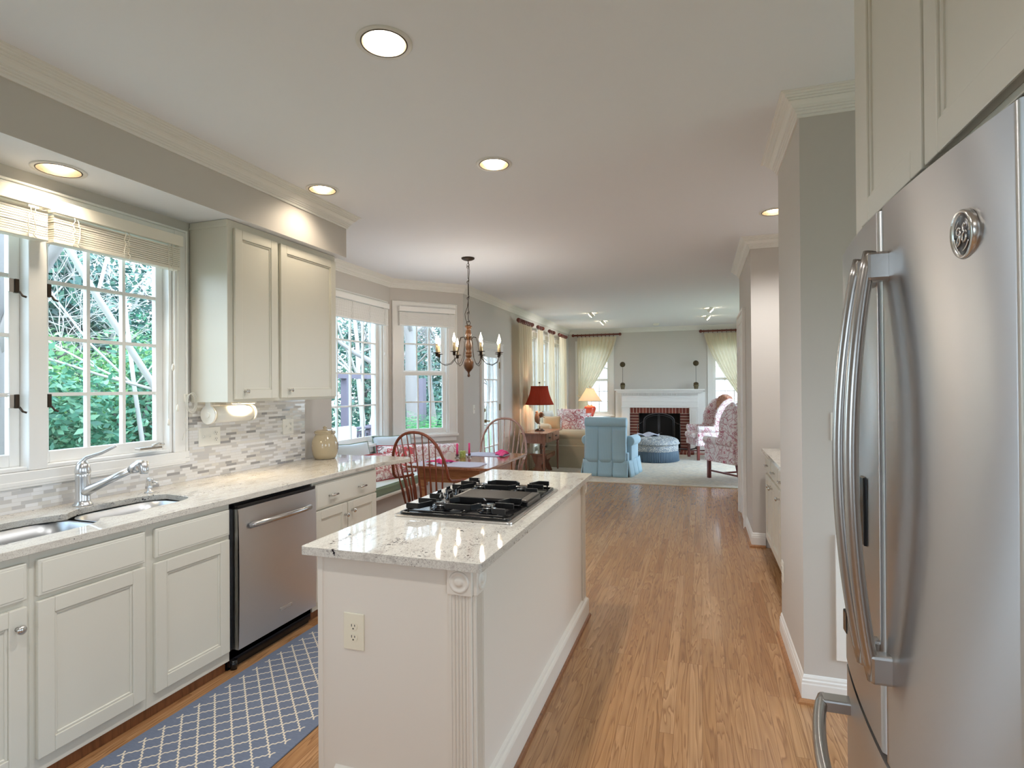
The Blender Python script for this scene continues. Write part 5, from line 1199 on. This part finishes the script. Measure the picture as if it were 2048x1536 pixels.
for i in range(4):
    a, b = Vector((*ring[i], 0)), Vector((*ring[(i+1) % 4], 0)); nn = Vector(((b-a).y, -(b-a).x, 0)).normalized()
    def f(u, v, a=a, b=b, nn=nn):
        fold = min(1, abs(math.sin(u*3*math.pi))**.25); p = a+(b-a)*u+nn*(.012+(.03+.02*fold)*v-.020*(1-fold)); return (p.x, p.y, .28-.265*v)
    m.grid(f, 60, 5)
m.build('skirt', bluet, ac, local=True, solid=.003)
# tufted ottoman
t = NT('dotted_blue_fabric'); vo = t.new('ShaderNodeTexVoronoi', feature='F1'); t.l.new(t.co(), vo.inputs['Vector']); vo.inputs['Scale'].default_value = 62
t.set(Base_Color=t.ramp(vo.outputs[0], [(.32, srgb(232, 228, 214)), (.40, srgb(132, 140, 148))]), Roughness=.9); dotm = t.m
fringe = cloth('blue_fringe', srgb(66, 84, 100), srgb(98, 118, 134))
ot = thing('ottoman', 'tufted oval ottoman with dotted fabric and long blue fringe', 'ottoman', (-.86, 11.5, 0))
def ov(u, r, z, dz=0): a = u*2*math.pi; return (.46*r*math.cos(a), .52*r*math.sin(a), z)
MB().lathe([(.001, .20), (.98, .20), (1.0, .22), (1.0, .33), (.97, .345)], (0, 0, 0), 48, sx_=.455, sy_=.51).build('side_band', dotm, ot, local=True)
def tuft(u, v):
    a = u*2*math.pi; r_ = v; x, y = .48*r_*math.cos(a), .535*r_*math.sin(a); d_ = 0
    for i in range(-3, 4):
        for j in range(-3, 4):
            d_ += math.exp(-(((x-i*.15-(j % 2)*.075)**2+(y-j*.14)**2)/.0009))
    z = .36+.13*(1-r_**4)**.5*(1 if r_ < 1 else 0) - .035*min(1, d_)
    return (x*(1-.03*(r_ > .97)), y, z)
MB().grid(tuft, 72, 30).build('tufted_top', dotm, ot, local=True, weld=True)
MB().lathe([(1.0, .335), (1.045, .35), (1.05, .365), (1.0, .375)], (0, 0, 0), 48, sx_=.46, sy_=.515).build('welt', dotm, ot, local=True)
def frg(u, v): a = u*2*math.pi; k_ = 1+.018*math.sin(a*90)*v+.02*v; return (.458*k_*math.cos(a), .513*k_*math.sin(a), .215-.198*v)
MB().grid(frg, 720, 3).build('fringe', fringe, ot, local=True)
m = MB()
def thr(u, v): return (-.34+.42*u, -.15+.5*v, .505+.022*math.sin(u*9+v*4)+.012*math.sin(v*17)-.02*(u-.5)**2)
m.grid(thr, 24, 24); o = m.build('folded_throw', cloth('lilac_throw', srgb(176, 178, 196), srgb(196, 198, 212)), None, solid=.01); o.location = (-.86, 11.5, 0); tag(o, 'lilac grey throw crumpled on top of the ottoman', 'blanket')
# wing chairs
def wing(label, loc, rz, inner=None):
    o = thing('wing_chair', label, 'armchair', loc, rz, 'wing chairs by the fireplace'); k_ = dict(local=True)
    B((-.34, .34, -.30, .36, .28, .42)).build('seat_rail', chint, o, bev=.015, **k_)
    B((-.26, .26, -.24, .42, .41, .54)).build('seat_cushion', chint, o, bev=.05, seg=4, **k_)
    MB().prism([(-.34, .30), (-.36, .90), (-.34, 1.13), (-.20, 1.25), (0, 1.29), (.20, 1.25), (.34, 1.13), (.36, .90), (.34, .30)], 'y', -.40, -.26).build('backrest', inner or chint, o, bev=.03, seg=3, **k_)
    MB().prism([(-.32, .30), (-.34, .90), (-.32, 1.08), (0, 1.20), (.32, 1.08), (.34, .90), (.32, .30)], 'y', -.415, -.398).build('outer_back_panel', chint_shade, o, **k_)
    for s in (-1, 1):
        pr_ = [(-.38, .60), (-.38, 1.17), (-.30, 1.22), (-.18, 1.16), (-.06, 1.02), (.0, .88), (.0, .74), (.04, .64), (.06, .60)]
        MB().prism(pr_, 'x', s*.30, s*.365).build('wing', chint, o, bev=.022, seg=3, **k_)
        B((s*.28, s*.37, -.36, .34, .28, .60)).build('arm_panel', chint, o, bev=.02, **k_)
        MB().cyl((s*.345, -.30, .60), (s*.345, .34, .61), .062, n=20).build('rolled_arm', chint, o, bev=.012, seg=2, **k_)
    for sx_ in (-1, 1):
        B((sx_*.30-.024, sx_*.30+.024, .29, .338, .0, .28)).build('leg', mahog, o, bev=.003, **k_)
        MB().prism([(-.37, .28), (-.32, .28), (-.40, 0), (-.45, 0)], 'x', sx_*.30-.022, sx_*.30+.022).build('leg', mahog, o, bev=.003, **k_)
        B((sx_*.30-.011, sx_*.30+.011, -.37, .30, .11, .135)).build('side_stretcher', mahog, o, **k_)
    B((-.30, .30, -.02, .0, .11, .135)).build('cross_stretcher', mahog, o, **k_); B((-.30, .30, -.40, -.38, .14, .165)).build('rear_stretcher', mahog, o, **k_)
    return o
wing('red-on-white floral wing chair in front, seen from behind at the pier edge', (.56, 9.42, .014), R(36))
wing('second floral wing chair, farther back, its inner back coloured brown for shade', (.17, 12.02, .014), R(108), chint_shade)
# living room wall switch near the door
plate('switch_plate', 'small white switch plate on the wall left of the garden door', LX, 7.30, 1.17, .075, .12, None, [('s', 0)], grp=None)
# ---------------------------------------------------------------- outside
t = NT('lawn_and_mulch'); n = t.noise(t.co(), .35, 5, .6); n2 = t.noise(t.co(), 30, 3)
c_ = t.ramp(n.outputs[0], [(.40, srgb(150, 144, 128)), (.50, srgb(128, 142, 112)), (.60, srgb(140, 156, 120))]); t.set(Base_Color=t.mix(t.math('MULTIPLY', n2.outputs[0], .5), c_, srgb(100, 104, 84)), Roughness=1)
gr = B((-60, 30, -30, 60, -.75, -.65)).build('ground', t.m); tag(gr, 'lawn and mulch outside the windows', 'ground', kind='stuff')
deckm = painted('deck_boards', srgb(176, 166, 160), .8, 30, .2)
dk = struct('deck', B((-7.2, -3.9, 3.6, 12.5, -.38, -.25)), deckm)
purp = painted('stained_deck_timber', srgb(122, 114, 128), .7, 30, .2)
def leafmat(name, a, b, c):
    t = NT(name); oi = t.new('ShaderNodeNewGeometry'); col = t.ramp(oi.outputs['Random Per Island'], [(0, a), (.5, b), (1, c)])
    d = t.new('ShaderNodeBsdfDiffuse'); r_ = t.new('ShaderNodeBsdfTranslucent'); t.l.new(col, d.inputs[0]); t.l.new(col, r_.inputs[0])
    mx = t.new('ShaderNodeMixShader'); mx.inputs[0].default_value = .3; t.l.new(d.outputs[0], mx.inputs[1]); t.l.new(r_.outputs[0], mx.inputs[2])
    g = t.new('ShaderNodeBsdfGlossy'); g.inputs['Roughness'].default_value = .4; m2 = t.new('ShaderNodeMixShader'); m2.inputs[0].default_value = .06
    t.l.new(mx.outputs[0], m2.inputs[1]); t.l.new(g.outputs[0], m2.inputs[2]); t.l.new(m2.outputs[0], t.out.inputs[0]); return t.m
lf1 = leafmat('laurel_leaves', srgb(44, 112, 86), srgb(84, 152, 120), srgb(160, 206, 166))
lf2 = leafmat('holly_leaves', srgb(44, 84, 80), srgb(74, 120, 110), srgb(130, 172, 146))
lf3 = leafmat('bright_shrub_leaves', srgb(96, 156, 90), srgb(140, 196, 120), srgb(190, 226, 156))
lf4 = leafmat('fern_fronds', srgb(50, 130, 80), srgb(86, 170, 104), srgb(140, 206, 130))
barkm = painted('pale_bark', srgb(150, 144, 140), .9, 25, .6)
barkw = painted('whitish_bark', srgb(196, 190, 186), .9, 25, .5)
barkg = painted('grey_bark', srgb(120, 116, 118), .9, 25, .8)
def bush(label, c, r, n, lm, size, seed, name='shrub', group='shrubs outside the kitchen window', cat='shrub'):
    random.seed(seed); o = thing(name, label, cat, (c[0], c[1], -.65), 0, group); m = MB(); V = m.v; Fc = m.f; Sm = m.s
    cz = c[2]; lumps = [(random.uniform(-.5, .5)*r[0], random.uniform(-.5, .5)*r[1], random.uniform(-.5, .55)*r[2], random.uniform(.45, .75)) for _ in range(9)]
    for i in range(n):
        L_ = lumps[i % 9]; d_ = Vector((random.gauss(0, 1), random.gauss(0, 1), random.gauss(0, 1))).normalized(); k_ = L_[3]*(random.random()**.25)
        p = Vector((c[0]+L_[0]+d_.x*r[0]*k_, c[1]+L_[1]+d_.y*r[1]*k_, cz+L_[2]+d_.z*r[2]*k_))
        a = Vector((random.gauss(0, 1), random.gauss(0, 1), random.gauss(0, .6))).normalized()*size*random.uniform(.7, 1.4); b = a.cross(d_+Vector((0, 0, .3)))
        b = b.normalized()*a.length*.42 if b.length > 1e-6 else a.orthogonal()*.4
        q = len(V); V += [tuple(p-a), tuple(p+b), tuple(p+a), tuple(p-b)]; Fc.append((q, q+1, q+2, q+3)); Sm.append(False)
    m.build('foliage', lm, o)
    q = MB()
    for _ in range(4): q.tube([(c[0], c[1], -.66), (c[0]+random.uniform(-.3, .3)*r[0], c[1]+random.uniform(-.3, .3)*r[1], cz), (c[0]+random.uniform(-.6, .6)*r[0], c[1]+random.uniform(-.6, .6)*r[1], cz+.5*r[2])], [.05, .03, .012], 6)
    q.build('stem', barkg, o); return o
def tree(label, base, tip, r0, seed, bm_, levels=4, spread=.55, nb=4, group='bare trees outside', minr=.006, wb=.10):
    random.seed(seed); o = thing('bare_tree', label, 'tree', base, 0, group); m = MB(); tw = MB()
    base, tip = Vector(base), Vector(tip)
    def grow(p, d_, L_, r_, lv, mb):
        pts = [p]; rr = [r_]; q = p; dd = d_.copy(); k_ = 5
        for i in range(k_):
            dd = (dd+Vector((random.gauss(0, wb if lv == 0 else .10), random.gauss(0, wb if lv == 0 else .10), random.gauss(0, wb*.6 if lv == 0 else .06)+(.0 if lv == 0 else .02)))).normalized(); q = q+dd*L_/k_; pts.append(q); rr.append(max(minr*.6, r_*(1-.55*(i+1)/k_)))
        mb.tube(pts, rr, 8 if lv == 0 else 5 if lv < 2 else 3, False)
        if lv < levels:
            for i in range(nb+(2 if lv == 0 else 0)):
                j = random.randint(1 if lv else 2, k_); s_ = Vector((random.gauss(0, 1), random.gauss(0, 1), random.gauss(.3, .6))).normalized()
                nd = (dd*(1-spread)+s_*spread).normalized(); grow(pts[j], nd, L_*random.uniform(.45, .75), max(minr, rr[j]*random.uniform(.4, .65)), lv+1, tw)
    grow(base, (tip-base).normalized(), (tip-base).length, r0, 0, m)
    m.build('trunk', bm_, o); tw.build('branches', bm_, o); return o
# behind the kitchen window
for i, (c, r, n_, lm, sz, lb) in enumerate([
    ((-7.4, 4.2, .9), (1.0, 1.1, 1.5), 5200, lf1, .055, 'glossy green laurel in front of the left part of the kitchen window'),
    ((-7.6, 6.0, 1.0), (1.0, 1.1, 1.5), 5200, lf1, .055, 'dark green laurel behind the right casement of the kitchen window'),
    ((-8.8, 5.0, 1.7), (1.2, 1.3, .9), 4000, lf3, .05, 'bright green shrub top above the laurels'),
    ((-9.0, 7.2, 1.7), (1.2, 1.2, .8), 3600, lf3, .05, 'bright green shrub top near the right edge of the kitchen window'),
    ((-7.9, 7.6, .8), (.9, 1.0, 1.3), 4000, lf2, .055, 'dark shrub at the right edge of the kitchen window'),
    ((-6.6, 2.6, .7), (.8, .9, 1.3), 3600, lf1, .055, 'laurel seen through the left casement')]):
    bush(lb, c, r, n_, lm, sz, 10+i)
for i, (c, r, n_, lb) in enumerate([((-14, 8.4, 2.8), (2.6, 2.6, 3.6), 6000, 'dark evergreen tree far behind the laurels'), ((-13.5, 20.6, 3.0), (2.8, 2.8, 4.2), 7000, 'dark evergreen tree beyond the bay window, left'),
                                     ((-11.5, 22.5, 1.6), (2.0, 2.0, 3.4), 5200, 'dark evergreen tree beyond the bay window, right'), ((-15, 4.6, 3.4), (2.5, 2.6, 3.8), 5200, 'dark evergreen tree far behind the left casement')]):
    bush(lb, c, r, n_, lf2, .13, 40+i, 'evergreen_tree', 'evergreen trees in the garden', 'tree')
for i, (c, r, lb) in enumerate([((-11.2, 7.4, 2.4), (1.9, 1.9, 2.6), 'blue-green evergreen behind the right casement, upper panes'), ((-12.0, 10.4, 2.6), (2.0, 2.0, 2.8), 'blue-green evergreen right of the patio umbrella'), ((-11.4, 5.6, 2.6), (1.8, 1.6, 2.8), 'blue-green evergreen behind the middle of the kitchen window'), ((-9.8, 17.4, 1.2), (1.4, 1.4, 2.4), 'blue-green evergreen seen between the pergola post and the bay casing')]):
    bush(lb, c, r, 6500, lf2, .085, 60+i, 'evergreen_tree', 'evergreen trees in the garden', 'tree')
tree('leaning whitish trunk crossing the right casement of the kitchen window', (-6.5, 6.88, -.65), (-6.5, 2.87, 4.6), .052, 3, barkw, 3, .5, 4, wb=.02)
tree('thin whitish tree at the right edge of the kitchen window', (-6.6, 5.36, -.65), (-6.6, 5.22, 4.8), .032, 5, barkw, 4, .5, 4, wb=.03)
tree('thick grey trunk seen through the left casement of the kitchen window', (-5.6, 3.10, -.65), (-5.5, 2.98, 5.2), .17, 7, barkm, 3, .45, 3, wb=.03)
tree('bare branchy tree above the laurels', (-9.6, 5.4, -.65), (-9.2, 5.2, 4.4), .07, 11, barkw, 4, .65, 5)
tree('bare branchy tree right of the laurels', (-10.4, 7.6, -.65), (-10.0, 7.3, 4.6), .07, 12, barkw, 4, .65, 5)
tree('bare tree beyond the deck, seen through the large bay window', (-9.5, 14.4, -.65), (-9.3, 13.6, 5.2), .09, 13, barkw, 4, .6, 5)
tree('bare tree with spreading twigs behind the large bay window', (-11.0, 17.0, -.65), (-10.8, 16.8, 5.4), .08, 14, barkw, 4, .65, 5)
tree('thick pale trunk just outside the angled bay window', (-6.3, 11.75, -.65), (-6.55, 11.9, 5.0), .20, 15, barkm, 3, .55, 4)
tree('leaning grey tree outside the angled bay window', (-7.4, 16.4, -.65), (-6.4, 15.2, 5.0), .15, 16, barkm, 4, .6, 4)
tree('thin bare tree beyond the garden door', (-5.2, 17.0, -.65), (-5.0, 16.8, 5.0), .09, 17, barkm, 4, .6, 4)
tree('bare tree outside the far left fireplace window', (-2.2, 21.0, -.65), (-2.0, 19.0, 5.0), .10, 18, barkm, 3, .6, 4)
for i in range(4):
    tree(['bare tree outside the long living room window, nearest', 'bare tree outside the long living room window, second', 'bare tree outside the long living room window, third', 'bare tree outside the long living room window, farthest'][i], (-8-i*.8, 16+i*4.5, -.65), (-8-i*.8, 16+i*4.5, 4.8), .10, 20+i, barkm, 3, .6, 4)
# fence and pale wall low behind the laurels
fm = painted('pale_fence_boards', srgb(206, 200, 192), .8, 20, .2)
o = thing('board_fence', 'pale board fence low behind the laurels', 'fence', (-9.9, 6, -.65)); m = MB()
for i in range(70): y = 1+i*.17; m.box(-9.95, -9.92, y, y+.15, -.65, .95)
m.build('boards', fm, o); B((-9.92, -9.88, 1, 12.9, .65, .74), (-9.92, -9.88, 1, 12.9, -.3, -.2)).build('rail', fm, o)
# deck railing, posts and pergola beam outside the bay
o = thing('deck_railing', 'grey-purple timber deck railing outside the bay window', 'railing', (-6.6, 8, -.12))
B((-6.68, -6.52, 6.2, 12.4, .64, .68)).build('top_rail', purp, o); B((-6.62, -6.58, 6.2, 12.4, -.13, -.07), (-6.62, -6.58, 6.2, 12.4, .54, .60)).build('rail', purp, o)
m = MB()
for i in range(48): y = 6.25+i*.128; m.box(-6.61, -6.575, y, y+.035, -.1, .58)
m.build('baluster', purp, o)
for y in (6.2, 8.25, 10.3, 12.4): B((-6.65, -6.55, y-.05, y+.05, -.25, .70)).build('post', purp, o)
for x, y, lb in ((-6.4, 9.19, 'grey-purple pergola post seen through the large bay window'), (-5.22, 10.0, 'grey-purple pergola post seen through the angled bay window')):
    tag(B((x-.07, x+.07, y-.07, y+.07, -.25, 1.66)).build('pergola_post', purp), lb, 'post', 'pergola posts')
tag(B((-6.46, -6.34, 9.0, 10.3, 1.66, 1.76)).build('pergola_beam', purp), 'grey-purple pergola beam on the post outside the bay', 'beam')
o = thing('patio_sofa', 'white cushioned patio sofa on the deck outside the bay window', 'sofa', (-5.0, 7.2, -.12))
wf = cloth('white_outdoor_fabric', srgb(236, 236, 236), srgb(246, 246, 246)); B((-5.5, -4.5, 6.4, 8.0, -.1, .25)).build('base', purp, o, bev=.02); B((-5.45, -4.5, 6.45, 7.95, .25, .42)).build('seat_cushion', wf, o, bev=.04, seg=3)
for y in (6.45, 7.22): B((-5.5, -5.3, y, y+.72, .40, .86)).build('back_cushion', wf, o, bev=.06, seg=3)
# potted fern outside the angled window
random.seed(77); o = thing('potted_fern', 'large bright green fern in a pot outside the angled bay window', 'plant', (-4.85, 9.45, -.12), 0)
MB().lathe([(.001, -.12), (.18, -.12), (.24, .35), (.26, .36), (.25, .38), (.001, .36)], (-4.85, 9.45, 0), 24).build('pot', painted('clay_pot', srgb(150, 110, 90), .8), o)
m = MB()
for i in range(120):
    a = random.uniform(0, 6.283); L_ = random.uniform(.6, 1.05); up = random.uniform(.45, 1.1); pts = []
    for j in range(12):
        q = j/11; pts.append(Vector((-4.85+math.cos(a)*L_*q**1.1*.75, 9.45+math.sin(a)*L_*q**1.1*.75, .38+up*L_*(q*1.35-q*q*.75))))
    for j in range(1, 12):
        d_ = pts[j]-pts[j-1]; s_ = d_.cross(Vector((0, 0, 1))).normalized(); w_ = .11*math.sin(math.pi*min(1, j/11*.9+.1)); 
        for sg in (-1, 1):
            p = pts[j]; m.add([p, p+s_*sg*w_*.5+d_*.35+Vector((0, 0, -.005)), p+s_*sg*w_+d_*.5-Vector((0, 0, .02)), p+s_*sg*w_*.5+d_*.05], [(0, 1, 2, 3)])
m.build('fronds', lf4, o)
# patio umbrella glimpsed at the right of the kitchen window
o = thing('patio_umbrella', 'mauve patio umbrella glimpsed at the lower right of the kitchen window', 'umbrella', (-9.1, 8.1, -.65))
MB().lathe([(.001, 1.75), (.9, 1.45), (1.25, 1.28)], (-9.1, 8.1, 0), 8, sm=False).build('canopy', cloth('mauve_canvas', srgb(170, 160, 176), srgb(186, 176, 190)), o, solid=.01); MB().cyl((-9.1, 8.1, -.65), (-9.1, 8.1, 1.8), .02).build('pole', barkg, o)
# brick-ish garden wall beyond the garden door
